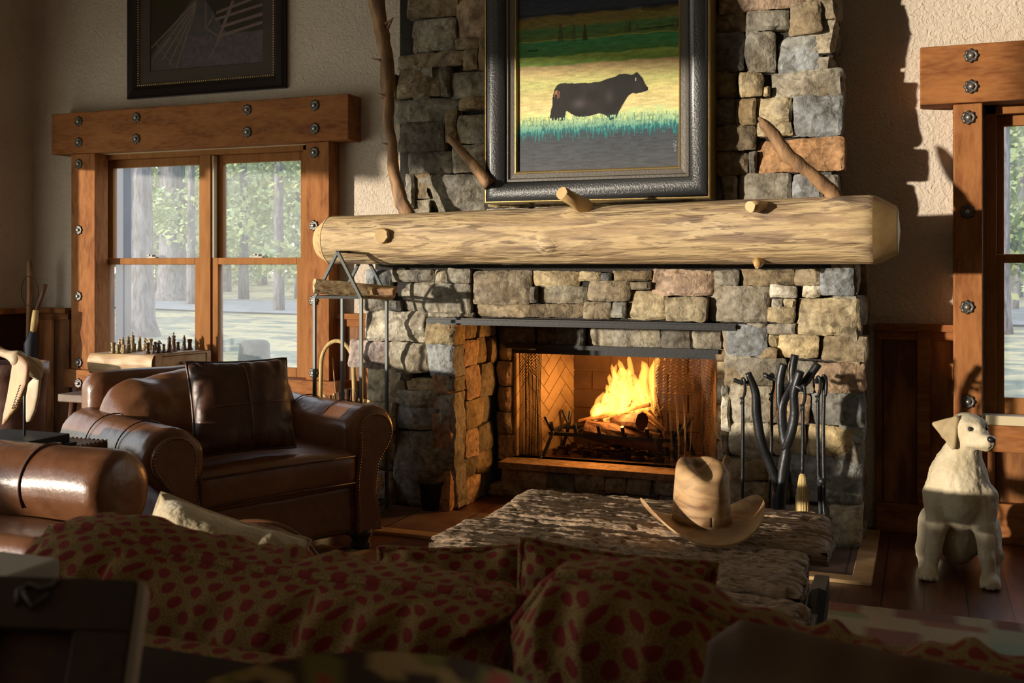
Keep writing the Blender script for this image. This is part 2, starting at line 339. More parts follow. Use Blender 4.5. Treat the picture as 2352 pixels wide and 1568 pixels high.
# ---- rosette bolt ----
def rosette_mb(c):
    m=MB(); ax=(Vector((1,0,0)),Vector((0,0,1)),Vector((0,-1,0)))
    m.lathe([(.030,0),(.032,.004),(.024,.009),(.020,.006),(.013,.007)],c,48,ax,lambda a,r,z:1+(.09*math.cos(a*2*math.pi*8) if r>.02 else 0))
    return m
_ros=[None]
def rosette(px,py,parent,Y):
    p=UY(px,py,Y)
    if _ros[0] is None:
        o=obj('bolt_rosette',rosette_mb(p),m_bolt,parent,True,loc=p)
        b=obj('bolt_head',MB().lathe([(.012,.004),(.012,.012),(.008,.017),(.003,.018)],p,10,(Vector((1,0,0)),Vector((0,0,1)),Vector((0,-1,0)))),m_boltc,o,True)
        _ros[0]=o
    else: dup(_ros[0],p-wloc(parent),parent)
# ---- windows ----
YC=5.38  # casing front
YS=5.50  # sash front
def beam(px0,py0,px1,py1,Y=YC,back=YW+.0):
    a=UY(px0,py0,Y); b=UY(px1,py1,Y); return (min(a.x,b.x),max(a.x,b.x),Y,back,min(a.z,b.z),max(a.z,b.z))
def window(n,root_loc): return tag(thing('window_%d'%n,None,None,root_loc),kind='structure')
def wbox(mb,x0,x1,z0,z1,y0=YS,y1=YS+.07): return mb.box(x0,x1,y0,y1,z0,z1)
def sash_unit(win,x0,x1,zb,zt,zm,track):
    """double-hung unit between jambs x0..x1"""
    s=.052
    f=MB(); wbox(f,x0,x0+s,zm-.0,zt,YS+.045,YS+.085); wbox(f,x1-s,x1,zm,zt,YS+.045,YS+.085); wbox(f,x0+s,x1-s,zt-s,zt,YS+.045,YS+.085); wbox(f,x0+s,x1-s,zm-.005,zm+.03,YS+.045,YS+.085)
    obj('upper_sash',f,m_sash,win,bevel=.004)
    f=MB(); s2=.05; wbox(f,x0-.0,x0+s2,zb,zm+.03,YS,YS+.04); wbox(f,x1-s2,x1,zb,zm+.03,YS,YS+.04); wbox(f,x0+s2,x1-s2,zm-.012,zm+.03,YS,YS+.04); wbox(f,x0+s2,x1-s2,zb,zb+.075,YS,YS+.04)
    lo=obj('lower_sash',f,m_sash,win,bevel=.004)
    obj('pane',MB().box(x0+s-.01,x1-s+.01,YS+.062,YS+.068,zm+.02,zt-s+.01),m_glass,win)
    obj('pane',MB().box(x0+s2-.01,x1-s2+.01,YS+.018,YS+.024,zb+.06,zm-.005),m_glass,win)
    if track: obj('sash_track',MB().box(x0-.016,x0+.014,YS+.0,YS+.04,zm+.03,zt-.005),m_sashl,win)
    xm=(x0+x1)/2
    obj('sash_lock',MB().box(xm-.035,xm+.035,YS+.005,YS+.04,zm+.03,zm+.038).box(xm-.012,xm+.012,YS+.0,YS+.035,zm+.038,zm+.052).box(xm-.03,xm+.0,YS+.0,YS+.01,zm+.044,zm+.052),m_bolt,lo)
ZM=UY(350,603,YS).z; ZB=.60; ZT=UY(350,362,YS).z
win=window(1,(UY(460,700,YC).x,5.44,ZB))
xL=W1[0];xRr=W1[1]
jm=MB(); jt=.045; jm.box(xL,xL+jt,YS-.01,YS+.12,ZB,ZT+.05).box(xRr-jt,xRr,YS-.01,YS+.12,ZB,ZT+.05).box(xL,xRr,YS-.01,YS+.12,ZT,ZT+.07)
xm0,xm1=UY(462,600,YS).x,UY(486,600,YS).x; jm.box(xm0,xm1,YS-.012,YS+.12,ZB,ZT)
obj('jamb_frame',jm,m_sash,win,bevel=.003)
obj('inner_stop',MB().box(xL,xRr,YS-.05,YS-.01,ZT+.03,ZT+.07).box(xL,xL+.02,YS-.09,YS-.01,ZB,ZT+.05),m_sashl,win)
sash_unit(win,xL+jt,xm0,ZB,ZT,ZM,True); sash_unit(win,xm1,xRr-jt,ZB,ZT,ZM,True)
obj('sill',MB().box(xL-.05,xRr+.05,YC+.0,YS+.12,ZB-.05,ZB),m_trim,win,bevel=.004)
a0=UY(126,263,YC);a1=UY(798,355,YC)
obj('header_beam',MB().box(a0.x,UY(800,300,YC-.03).x,YC-.03,YW,2.045,2.315),m_trim,win,bevel=.006)
for q in((163,218),(702,756)):
    b=beam(q[0],400,q[1],900); obj('side_post',MB().box(b[0],b[1],YC,YW,.62,2.045),m_trimv,win,bevel=.006)
b=beam(150,860,222,905); obj('apron_beam',MB().box(b[0],UY(790,880,YC).x,YC-.02,YW,.50,.62),m_trim,win,bevel=.006)
for q in((163,218),(702,756)):
    b=beam(q[0],400,q[1],900); obj('lower_post',MB().box(b[0]+.01,b[1]-.01,YC+.03,YW,.0,.50),m_trimv,win,bevel=.006)
obj('apron_panel',MB().box(xL,xRr,YW-.03,YW-.003,0,.5),m_wain,win)
for q in((181,279),(181,327),(313,270),(313,319),(568,252),(568,303),(723,242),(723,295)): rosette(*q,win,YC-.03)
for q in((181,376),(181,528),(180,680),(181,832),(722,350),(721,518),(721,690),(721,856)): rosette(*q,win,YC)
rosette(181,880,win,YC-.02)
win=window(2,(.5,5.44,ZB))
xL=W2[0];xRr=W2[1]; ZT2=UY(2300,262,YS).z; ZM2=UY(2300,598,YS).z
jm=MB(); jm.box(xL,xL+.05,YS-.01,YS+.12,ZB,ZT2+.05).box(xRr-jt,xRr,YS-.01,YS+.12,ZB,ZT2+.05).box(xL,xRr,YS-.01,YS+.12,ZT2,ZT2+.07)
obj('jamb_frame',jm,m_sash,win,bevel=.003)
sash_unit(win,xL+.035,xRr-jt,ZB,ZT2,ZM2,True)
obj('sill',MB().box(xL-.03,xRr+.05,YC+.02,YS+.12,ZB-.045,ZB),m_sashl,win,bevel=.004)
hb=UY(2113,109,YC-.03); obj('header_beam',MB().box(hb.x,2.1,YC-.03,YW,2.07,2.345),m_trim,win,bevel=.006)
pa,pb=UY(2190,600,YC).x,UY(2257,600,YC).x
obj('side_post',MB().box(pa,pb,YC,YW,0,2.07),m_trimv,win,bevel=.006)
obj('side_post',MB().box(1.72,1.86,YC,YW,0,2.07),m_trimv,win,bevel=.006)
obj('apron_beam',MB().box(pb,1.72,YC+.01,YW,.43,.555),m_trim,win,bevel=.006)
obj('apron_panel',MB().box(pb,1.72,YC+.06,YW-.003,.18,.43),m_wain,win)
obj('panel_stile',MB().box(pb,pb+.055,YC+.03,YW-.003,.2,.43),m_trimv,win,bevel=.004)
obj('base_beam',MB().box(pb,1.72,YC+.01,YW,0,.19),m_trim,win,bevel=.006)
for q in((2231,128),(2231,199)): rosette(*q,win,YC-.03)
for q in((2225,270),(2222,486),(2222,705),(2224,922)): rosette(*q,win,YC)

# ================= OUTDOORS =================
m_ground=mat('dry_grass_ground',(.40,.32,.15),.95,vscale=(.7,1,1),var=[(.7,8,1.5,(.11,.12,.08),1,.48,.56),(5,7,.8,(.24,.21,.12),.8,.45,.6)],bump=(6,.6,.03))  # dark patches in the grass colour stand in for dappled shade
m_road=mat('gravel_road',(.25,.25,.24),.9,var=[(3,4,.3,(.18,.18,.18),1)])
m_pine=mat('pine_bark',(.19,.18,.20),.9,vscale=(4,4,1),var=[(3,6,.5,(.07,.06,.06),1)],bump=(10,.9,.04))
m_leaf=mat('pine_needles',(.13,.20,.08),.8,var=[(1.5,3,0,(.30,.31,.12),1)])
m_leafl=mat('light_needles',(.36,.40,.18),.8,var=[(1.2,3,0,(.30,.38,.2),1)])
random.seed(5)
g=MB()
def gz(x,y): return -.12+.25*noise.noise(Vector((x*.06,y*.06,3)))+ .012*max(0,y-12)
g.grid(lambda a,b:Vector((-60+100*a,5.7+110*b*b,gz(-60+100*a,5.7+110*b*b))),80,80)
tag(obj('meadow_ground',g,m_ground,loc=(-8,20,0)),kind='structure')
g=MB(); g.grid(lambda a,b:Vector((-60+100*a,24+7*b-.1*(-60+100*a)*.4,gz(-60+100*a,24+7*b)+.05)),60,6)
tag(obj('gravel_road',g,m_road,loc=(-8,24,0)),kind='structure')
def trunk(px,wpx,Y,lab,h=14,tilt=0):
    p=UY(px,700,Y); d=(CO*Y-SI*p.x); r=wpx/F*d/2; z=gz(p.x,Y)-.1
    m=MB(); m.tube([Vector((p.x+tilt*k/10,Y,z+h*(k/10)**1.5)) for k in range(11)],[r*(1+.9*math.exp(-k*1.3))*(1-.035*k) for k in range(11)],14,jit=.25,seed=px)
    o=obj('pine_tree',m,m_pine,None,True,loc=(p.x,Y,z),label=lab,cat='tree'); return o
trunk(326,50,17,'dark thick pine trunk outside, left part of left window, flared base')
trunk(398,62,30,'greyish wide pine trunk outside, right of the nearest trunk in left window')
trunk(2308,22,22,'slim dark pine trunk seen through upper part of right window')
trunk(2326,14,30,'thin pine trunk furthest right in right window',tilt=.6)
# stump
p=UY(583,835,9.5); st=MB(); st.tube([Vector((p.x,9.5,gz(p.x,9.5)+z)) for z in(-.1,.3,.62,.66)],[.24,.19,.165,.14],20,jit=.3,seed=4)
obj('tree_stump',st,mat('stump_wood',(.08,.085,.07),.9,var=[(6,4,.4,(.04,.045,.035),1)],bump=(12,.9,.03)),None,True,loc=(p.x,9.5,0),label='weathered grey tree stump outside, low in right sash of left window',cat='stump')
p=UY(284,600,7.2); obj('porch_post',MB().box(p.x-.045,p.x+.045,7.15,7.25,-.12,3.6),mat('porch_paint',(.10,.10,.12),.7),None,bevel=.01,loc=(p.x,7.2,-.12),label='dark straight porch post outside at left edge of left window',cat='post')
def tree(px,Y,s,hb,lab,leaf,n=900):
    p=UY(px,600,Y); x=p.x; z0=gz(x,Y)-.1
    T=thing('pine_tree',lab,'tree',(x,Y,z0))
    obj('trunk',MB().tube([Vector((x,Y,z0+s*7*k/6)) for k in range(7)],[.16*s*(1-.12*k) for k in range(7)],8,jit=.2),m_pine,T,True)
    m=MB(); rnd=random.Random(px*7+int(Y))
    cl=[(Vector((x+rnd.gauss(0,.9*s),Y+rnd.gauss(0,.9*s),z0+hb+rnd.random()*s*6.5)),rnd.uniform(.35,.9)*s) for _ in range(34)]
    for _ in range(n*4):
        c,r=rnd.choice(cl); q=Vector([rnd.gauss(0,1) for _ in range(3)]); q.normalize(); q=c+q*r*rnd.random()**.4*Vector((1,1,.6)).length*.7
        u=Vector([rnd.gauss(0,1) for _ in range(3)]).normalized(); v=u.orthogonal().normalized(); e=rnd.uniform(.025,.07)*s
        i=[m.V(q+u*e*2),m.V(q+v*e),m.V(q-u*e*2),m.V(q-v*e)]; m.F(*i)
    obj('foliage',m,leaf,T,kind='stuff')
specs=[(240,34,1.5,.4,1),(315,46,1.9,.8,0),(370,38,1.6,2.2,0),(440,28,1.1,1.9,0),(455,52,2.1,1.0,0),(520,40,1.6,.7,1),(560,32,1.3,1.8,0),(600,48,2.0,1.0,0),(640,26,1.15,1.2,1),(690,34,1.6,1.2,0),(730,50,2.2,.8,0),(545,60,2.4,.8,1),(390,62,2.5,.8,1),(2290,30,1.4,1.2,1),(2330,40,1.8,1.0,0),(2380,26,1.3,1.0,1),(2310,52,2.3,.6,1),(2440,40,1.8,.8,0)]
for k,(px,Y,s,hb,dk) in enumerate(specs):
    where='left window' if px<800 else 'right window'
    tree(px,Y,s,hb,('dark' if dk else 'pale')+' green pine beyond '+where+', '+('far' if Y>44 else 'middle distance' if Y>31 else 'near')+', number %d from left by trunk'%0 if 0 else ('dark green' if dk else 'pale green')+' pine tree in the forest seen through the '+where,m_leaf if dk else m_leafl)
for o in COL.objects:
    if o.name.startswith('pine_tree'): o['group']=o['label'].replace('pine tree','pine trees')

# ================= FIREPLACE =================
SCOL=dict(g=(.34,.33,.285),t=(.50,.43,.28),b=(.31,.34,.37),r=(.50,.30,.17),n=(.30,.25,.17),l=(.60,.57,.47),d=(.17,.17,.16),p=(.38,.33,.32),w=(.45,.34,.25))
def stone(mb,O,U,N,u0,u1,z0,z1,dep,code,seed,pro=0,res=.0155,rel=.72):
    """rough chiselled block: front face grid in plane O,U,(z) facing N"""
    rn=random.Random(seed); O,U,N=Vector(O),Vector(U),Vector(N); Z=Vector((0,0,1))
    w,h=u1-u0,z1-z0; nu=max(5,int(w/res)); nz=max(5,int(h/res)); base=[min(.75,v*1.18) for v in SCOL[code]]; sh=rn.uniform(.8,1.2); tn=rn.uniform(-.02,.02)
    cj=[(rn.uniform(-.045,.045)*min(w,h),rn.uniform(-.04,.04)*min(w,h)) for _ in range(4)]
    pl=[(rn.uniform(-.45,.45),rn.uniform(-.45,.45),rn.uniform(.002,.024)) for _ in range(5)]+[(rn.uniform(-.05,.05),rn.uniform(-.05,.05),.012)]
    pr=rn.uniform(-.012,.022)+pro
    def P(a,b):
        bi=lambda k:(1-a)*(1-b)*cj[0][k]+a*(1-b)*cj[1][k]+a*b*cj[2][k]+(1-a)*b*cj[3][k]
        x,z=u0+w*a+bi(0),z0+h*b+bi(1)
        ed=min(a*w,(1-a)*w,b*h,(1-b)*h); e=Vector((x,z,seed*.37))
        k=min(1,ed/.009); cx,cz=(u0+u1)/2,(z0+z1)/2
        # round the corners
        ca=min(a,1-a)*w; cb=min(b,1-b)*h; rc=.013*min(1,min(w,h)/.12)
        if ca<rc and cb<rc:
            q=math.hypot(rc-ca,rc-cb)
            if q>rc: f=(q-rc)*.9; x+=f*(1 if a<.5 else -1)*.7; z+=f*(1 if b<.5 else -1)*.7
        x+=.006*noise.noise(e*17)+.004*noise.noise(e*60); z+=.005*noise.noise(e*15+Vector((9,0,0)))+.004*noise.noise(e*55)
        y=min(p[2]+p[0]*(x-cx)+p[1]*(z-cz) for p in pl)+pr
        y+=.018*noise.noise(e*6)+.012*noise.noise(e*19)+.007*noise.noise(e*47)+.012*(abs(noise.noise(e*9+Vector((3,3,0))))-.2)
        y=pr+(y-pr)*rel-(1-k)**2*.014*rel
        c=[base[i]*sh*(1+.16*noise.noise(e*7))+(tn*(1,.2,-1)[i]) for i in range(3)]
        return O+U*x+Z*z+N*y,[max(.02,v) for v in c]
    ids=[[mb.V(*P(i/nu,j/nz)) for i in range(nu+1)] for j in range(nz+1)]
    for j in range(nz):
        for i in range(nu): mb.F(ids[j][i],ids[j][i+1],ids[j+1][i+1],ids[j+1][i])
    loop=[ids[0][i] for i in range(nu+1)]+[ids[j][nu] for j in range(1,nz+1)]+[ids[nz][i] for i in range(nu-1,-1,-1)]+[ids[j][0] for j in range(nz-1,0,-1)]
    back=[mb.V(mb.v[i]-N*dep,mb.c[i]) for i in loop]; n=len(loop)
    for i in range(n): mb.F(loop[i],back[i],back[(i+1)%n],loop[(i+1)%n])
    mb.F(*back)
FY=5.0; UY_=5.1; RY=5.6
XP0,XP1,XQ0,XQ1=-2.84,-2.30,-.90,-.26   # left pier, right pier
fp=thing('stone_fireplace','tall rough fieldstone fireplace and chimney with a burning hearth','fireplace',(-1.55,5.0,0))
sd_=[100]
def px_stones(mb,lst,Y):
    for x0,y0,x1,y1,c in lst:
        a=UY(x0-.6,(y0+y1)/2,Y);b=UY(x1+.6,(y0+y1)/2,Y); zt=UY((x0+x1)/2,y0-.6,Y).z; zb=UY((x0+x1)/2,y1+.6,Y).z
        sd_[0]+=1; stone(mb,(0,Y,0),(1,0,0),(0,-1,0),a.x,b.x,zb,zt,.13,c,sd_[0])
def fill_face(mb,O,U,N,u0,u1,z0,z1,codes,seed,hs=(.09,.17),ws=(.14,.34),pro=0,rel=.72):
    rn=random.Random(seed); z=z0
    while z<z1-.03:
        h=min(rn.uniform(*hs),z1-z); u=u0
        if z1-z-h<.04: h=z1-z
        while u<u1-.02:
            w_=min(rn.uniform(*ws),u1-u)
            if u1-u-w_<.07: w_=u1-u
            sd_[0]+=1; stone(mb,O,U,N,u+.002,u+w_-.002,z+.002,z+h-.002,.1,rn.choice(codes),sd_[0],pro,.024,rel); u+=w_
        z+=h
# cores (mortar bed behind the stones)
BK=YW+.9
core=MB(); core.box(XP0+.04,XP1-.065,FY+.06,YW-.02,0,1.02).box(XQ0+.03,XQ1-.03,FY+.06,YW-.02,0,1.02).box(XP0+.04,XQ1-.03,FY+.06,YW-.02,1.03,1.55)
core.box(-2.70,-.40,UY_+.06,YW-.02,1.5,ZC)
core.box(XP0+.05,XP1-.065,YW-.02,BK+.3,0,1.3).box(XQ0+.03,XQ1-.02,YW-.02,BK+.3,0,1.3).box(XP1-.03,XQ0+.03,FY+.3,BK+.3,1.05,1.4)
core.box(XP1-.03,-2.215,RY+.05,BK,0,1.06).box(-1.035,XQ0+.03,RY+.05,BK,0,1.06).box(-2.25,-1.0,RY+.05,RY+.14,.86,1.06)
obj('mortar_bed',core,m_mortar,fp)
lp=MB()
px_stones(lp,[(838,715,978,786,'l'),(978,730,1041,792,'t'),(797,783,893,845,'p'),(895,788,983,856,'g'),(983,790,1044,868,'b'),(838,848,922,925,'l'),(935,870,1024,900,'t'),(922,858,945,872,'d'),(1024,868,1042,900,'g'),(910,897,1005,932,'g'),(1007,902,1042,997,'g'),(905,932,1003,988,'b'),(838,927,903,990,'l'),(898,990,1036,1165,'g'),(820,992,897,1080,'g'),(820,1082,897,1165,'n'),(838,620,893,668,'b'),(838,670,882,713,'g'),(884,690,915,713,'d')],FY)
for z0,z1,c in((1.0-.15,1.015,'r'),(.62,.845,'r'),(.54,.615,'w'),(.30,.535,'r'),(.0,.295,'r')):
    sd_[0]+=1; stone(lp,(XP1,0,0),(0,1,0),(1,0,0),FY+.0,FY+.19,z0,z1,.1,c,sd_[0],-.01,.018,.35)
fill_face(lp,(XP1,0,0),(0,1,0),(1,0,0),FY+.195,RY+.02,0,1.02,'ndnw',11,(.09,.2),(.13,.25),-.02,.3)
obj('left_pier',lp,m_stone,fp,'angle')
rp=MB()
px_stones(rp,[(1665,748,1762,815,'b'),(1764,770,1787,798,'t'),(1787,770,1880,822,'t'),(1882,773,1990,830,'n'),(1740,800,1785,822,'n'),(1657,820,1805,885,'g'),(1808,830,1868,902,'g'),(1870,832,1985,902,'w'),(1657,887,1674,910,'g'),(1676,888,1782,970,'g'),(1785,905,1858,972,'w'),(1657,912,1675,990,'l'),(1860,905,1983,978,'d'),(1675,973,1770,1050,'l'),(1772,978,1848,1050,'t'),(1850,980,1978,1048,'t'),(1657,992,1673,1045,'n'),(1672,1052,1765,1103,'n'),(1672,1105,1765,1155,'n'),(1812,1050,1977,1156,'b'),(1767,1052,1810,1156,'d'),(1905,1160,1978,1256,'l'),(1660,1158,1768,1252,'g'),(1770,1160,1903,1256,'g')],FY)
fill_face(rp,(XQ1,0,0),(0,1,0),(1,0,0),FY+.02,YW-.01,0,1.02,'gdnbg',31,pro=-.01,rel=.5)
fill_face(rp,(XQ0,0,0),(0,-1,0),(-1,0,0),-RY,-FY-.02,0,1.02,'gdn',37)
obj('right_pier',rp,m_stone,fp,'angle')
br=MB()
px_stones(br,[(897,620,993,648,'g'),(995,620,1022,650,'l'),(1024,617,1078,650,'g'),(1081,622,1216,697,'n'),(1218,622,1325,656,'t'),(1327,624,1378,645,'t'),(1405,622,1492,643,'n'),(1380,628,1403,645,'d'),(908,650,1079,717,'g'),(1233,658,1345,695,'g'),(1218,660,1232,695,'d'),(1350,646,1445,690,'n'),(1450,648,1493,664,'n'),(1084,698,1338,728,'n'),(1340,693,1402,731,'n'),(1404,693,1438,731,'g'),(1496,620,1637,678,'w'),(1439,670,1530,735,'t'),(1531,682,1622,737,'t'),(1640,620,1694,655,'g'),(1626,657,1764,739,'g'),(1698,620,1822,655,'n'),(1824,618,1883,655,'n'),(1884,616,1960,680,'b'),(1768,656,1828,683,'l'),(1842,656,1883,683,'l'),(1775,686,1796,705,'l'),(1797,686,1826,708,'t'),(1763,706,1824,740,'t'),(1830,683,1978,770,'t'),(1715,742,1760,756,'g'),(1762,744,1826,768,'g'),(985,718,1082,728,'g')],FY)
fill_face(br,(XQ1,0,0),(0,1,0),(1,0,0),FY+.02,YW-.01,1.03,1.34,'bgn',33,pro=-.01,rel=.5)
fill_face(br,(0,FY,0),(1,0,0),(0,-1,0),XP0+.1,XQ1,1.31,1.55,'gnt',35)
obj('breast',br,m_stone,fp,'angle')
ch=MB()
px_stones(ch,[(938,-30,1045,38,'n'),(942,40,1042,115,'g'),(1045,-10,1122,85,'w'),(1045,87,1097,112,'n'),(1099,87,1122,160,'n'),(908,120,1062,152,'n'),(1064,113,1096,160,'n'),(905,153,1010,222,'n'),(873,170,904,222,'n'),(1033,165,1118,221,'g'),(1012,153,1032,221,'d'),(893,225,1050,279,'g'),(1052,223,1118,250,'n'),(1050,263,1118,328,'g'),(915,281,1020,346,'d'),(1022,252,1048,328,'n'),(938,347,1035,399,'g'),(1037,331,1118,397,'g'),(930,400,948,480,'g'),(950,400,1118,500,'g'),
 (1650,-30,1850,22,'w'),(1715,24,1811,70,'g'),(1813,5,1888,76,'n'),(1712,72,1778,165,'g'),(1784,80,1888,163,'b'),(1697,166,1752,220,'t'),(1768,162,1936,225,'g'),(1755,200,1767,222,'t'),(1740,227,1819,281,'t'),(1821,217,1932,313,'b'),(1740,283,1819,312,'t'),(1738,316,1940,396,'r'),(1658,404,1692,475,'g'),(1695,398,1814,475,'g'),(1823,400,1888,475,'b'),(1638,72,1706,164,'d'),(1638,166,1692,224,'n'),(1638,227,1690,288,'d'),(1692,227,1737,288,'n'),(1638,290,1735,345,'n'),(1638,348,1717,401,'n'),(1719,348,1736,398,'d'),(1638,24,1712,70,'n'),(1852,-30,1905,3,'n'),(1638,404,1656,475,'d'),(1890,402,1925,475,'g')],UY_)  # stones just right of the painting: frame shadow put into their darker colours
xx0=UY(1118,200,UY_).x; xx1=UY(1638,200,UY_).x
fill_face(ch,(0,UY_,0),(1,0,0),(0,-1,0),xx0,xx1,1.5,2.75,'ngtd',51)
fill_face(ch,(0,UY_,0),(1,0,0),(0,-1,0),-2.62,-.42,2.76,3.7,'ngtd',52)
fill_face(ch,(-.38,0,0),(0,1,0),(1,0,0),UY_+.02,YW-.01,1.5,3.7,'ngd',53,pro=0)
fill_face(ch,(-2.62,0,0),(0,-1,0),(-1,0,0),-YW+.01,-UY_-.02,1.5,3.7,'ngd',54)
obj('chimney',ch,m_stone,fp,'angle')
# inner surround, set back
ins=MB()
px_stones(ins,[(1143,748,1228,800,'d'),(1228,752,1275,798,'d'),(1277,752,1340,797,'d'),(1342,752,1515,798,'g'),(1517,756,1590,800,'d'),(1592,758,1655,802,'g')],RY)
fill_face(ins,(0,RY,0),(1,0,0),(0,-1,0),XP1,-2.215,.18,.86,'nwt',61,(.1,.2),(.1,.2))
fill_face(ins,(0,RY,0),(1,0,0),(0,-1,0),-1.035,XQ0,.18,.86,'gnt',62,(.1,.2),(.1,.2))
obj('inner_surround',ins,m_stone,fp,'angle')
hs=MB()
px_stones(hs,[(1148,1074,1190,1122,'n'),(1192,1078,1256,1125,'n'),(1258,1085,1322,1128,'d'),(1324,1088,1388,1130,'g'),(1390,1096,1436,1132,'g'),(1438,1096,1494,1134,'g'),(1496,1098,1560,1138,'g'),(1562,1062,1650,1105,'d'),(1562,1107,1650,1145,'g')],RY-.12)
a_=UY(1148,1080,RY-.12).x
hs.box(a_,XQ0,RY-.15,RY+.1,.165,.2)
fill_face(hs,(0,RY-.12,0),(1,0,0),(0,-1,0),XP1,XQ0,0,.07,'dn',64)
for v in range(len(hs.c)): 
    if hs.c[v]==(1,1,1): hs.c[v]=(.33,.22,.13)
obj('raised_hearth',hs,m_stone,fp,'angle')
obj('steel_lintel',MB().box(UY(985,727,FY).x,UY(1692,745,FY).x,FY-.035,FY+.11,1.005,1.022).box(UY(985,727,FY).x,UY(1692,745,FY).x,FY-.012,FY,.995,1.03),m_black,fp)
# firebox
m_fire=mat('refractory_brick',(.42,.30,.17),.85,var=[(6,5,.3,(.20,.13,.075),1)],bump=(40,.5,.004))
m_fireg=mat('brick_joint',(.13,.07,.035),.95)
FX0,FX1,FZ0,FZ1,FB=-2.215,-1.035,.20,.85,6.18; BX=(-2.02,-1.23)
fb=MB()
fb.prism([(FX0-.05,RY+.04),(FX0,RY+.04),(BX[0],FB),(BX[1],FB),(FX1,RY+.04),(FX1+.05,RY+.04),(FX1+.05,FB+.1),(FX0-.05,FB+.1)],(0,0,0),(1,0,0),(0,1,0),(0,0,1),FZ0-.04,1.3)
fb.box(FX0-.03,FX1+.03,RY+.0,FB+.05,FZ0-.06,FZ0-.02)
obj('firebox',fb,m_fireg,fp)
# herringbone panel bricks on the left cheek, running bond at the back
pn=MB(); a=Vector((FX0,RY+.05,0)); b=Vector((BX[0],FB,0)); U=(b-a).normalized(); Np=Vector((U.y,-U.x,0)); Lc=(b-a).length
def clip(poly,u0,u1,z0,z1):
    for ax,lim,sg in((0,u0,1),(0,u1,-1),(1,z0,1),(1,z1,-1)):
        out=[]
        for i in range(len(poly)):
            p,q=poly[i],poly[(i+1)%len(poly)]; dp,dq=(p[ax]-lim)*sg,(q[ax]-lim)*sg
            if dp>=0: out.append(p)
            if dp*dq<0: t=dp/(dp-dq); out.append((p[0]+(q[0]-p[0])*t,p[1]+(q[1]-p[1])*t))
        poly=out
        if len(poly)<3: return []
    return poly
bw=.075; bl=.225; r2=math.sqrt(.5)
def herring(mb,O,U,N,L,z0,z1):
    for i in range(-14,22):
        for j in range(-14,22):
            k=(i+j)%1
            for typ in(0,1):
                # classic 3:1 herringbone lattice
                ox,oy=(i*bw+j*bl*1.0, i*bw-j*bl*1.0)
                if typ==0: rc=(ox,oy,ox+bl,oy+bw)
                else: rc=(ox-bw+bw,oy+bw,ox+bw,oy+bw+bl)
                e=.0025; q=[(rc[0]+e,rc[1]+e),(rc[2]-e,rc[1]+e),(rc[2]-e,rc[3]-e),(rc[0]+e,rc[3]-e)]
                q=[((x-y)*r2+.0,(x+y)*r2) for x,y in q]
                q=clip(q,0,L,z0,z1)
                if len(q)>2: mb.prism(q,O,U,(0,0,1),N,-.002,.004)
herring(pn,(a.x,a.y,0),U,Np,Lc,FZ0,1.25)
obj('herringbone_panel',pn,m_fire,fp)
m_soot=mat('sooty_brick',(.12,.07,.045),.9,var=[(5,5,.3,(.05,.03,.02),1)],bump=(40,.5,.004)); pb_=MB(); r_=0; z=FZ0
while z<1.25:
    x=BX[0]-(.12 if r_%2 else 0)
    while x<BX[1]:
        x0,x1=max(x,BX[0])+.003,min(x+.235,BX[1])-.003
        if x1>x0: pb_.box(x0,x1,FB-.01,FB,z+.003,min(z+.112,1.25)-.003)
        x+=.24
    z+=.115; r_+=1
c0=Vector((BX[1],FB,0)); c1=Vector((FX1,RY+.05,0)); U2=(c1-c0).normalized(); herring(pb_,(c0.x,c0.y,0),U2,Vector((U2.y,-U2.x,0)),(c1-c0).length,FZ0,1.25)
obj('brick_back',pb_,m_soot,fp)
ff=MB().box(FX0-.02,FX1+.02,RY+.03,FB+.02,FZ0-.03,FZ0)
obj('firebox_floor',ff,m_fireg,fp)
mt=MB(); zt=UY(1400,800,RY).z; mt.box(FX0-.02,FX1+.02,RY-.03,RY+.10,zt-.012,zt+.012).box(FX0,FX1,RY+.03,RY+.05,zt-.045,zt-.01)
obj('metal_header',mt,m_black,fp)
# chain-mesh curtains: pleated sheets of real wire (diagonal lattice)
def curtain(x0,x1,n,name_seed,dens=190,wr_=.0015):
    m=MB(); rn=random.Random(name_seed); H=zt-.03-FZ0; top=zt-.03
    def S(u,v):
        x=x0+(x1-x0)*u*(1+.05*math.sin(v*5+u*9)); y=RY+.06+.018*math.sin(u*n*6.283+.6*math.sin(v*3)); return Vector((x,y,top-H*v))
    K=int((x1-x0)*dens); step=.009
    nz=int(H/step)
    for i in range(-nz,K):
        for sgn in(1,-1):
            pts=[]
            for k in range(0,nz+1,1):
                u=(i+k if sgn>0 else i+nz-k)/K
                if 0<=u<=1: pts.append(S(u,k/nz))
            if len(pts)>1: m.tube(pts[::2]+pts[-1:] if len(pts)>4 else pts,wr_,3,False)
    return obj('mesh_curtain',m,m_black,fp,False,label='bunched black chain mesh curtain',kind=None)
curtain(FX0+.03,UY(1243,900,RY+.06).x,9,1); curtain(UY(1502,900,RY+.06).x,FX1-.01,9,2,115,.0011)
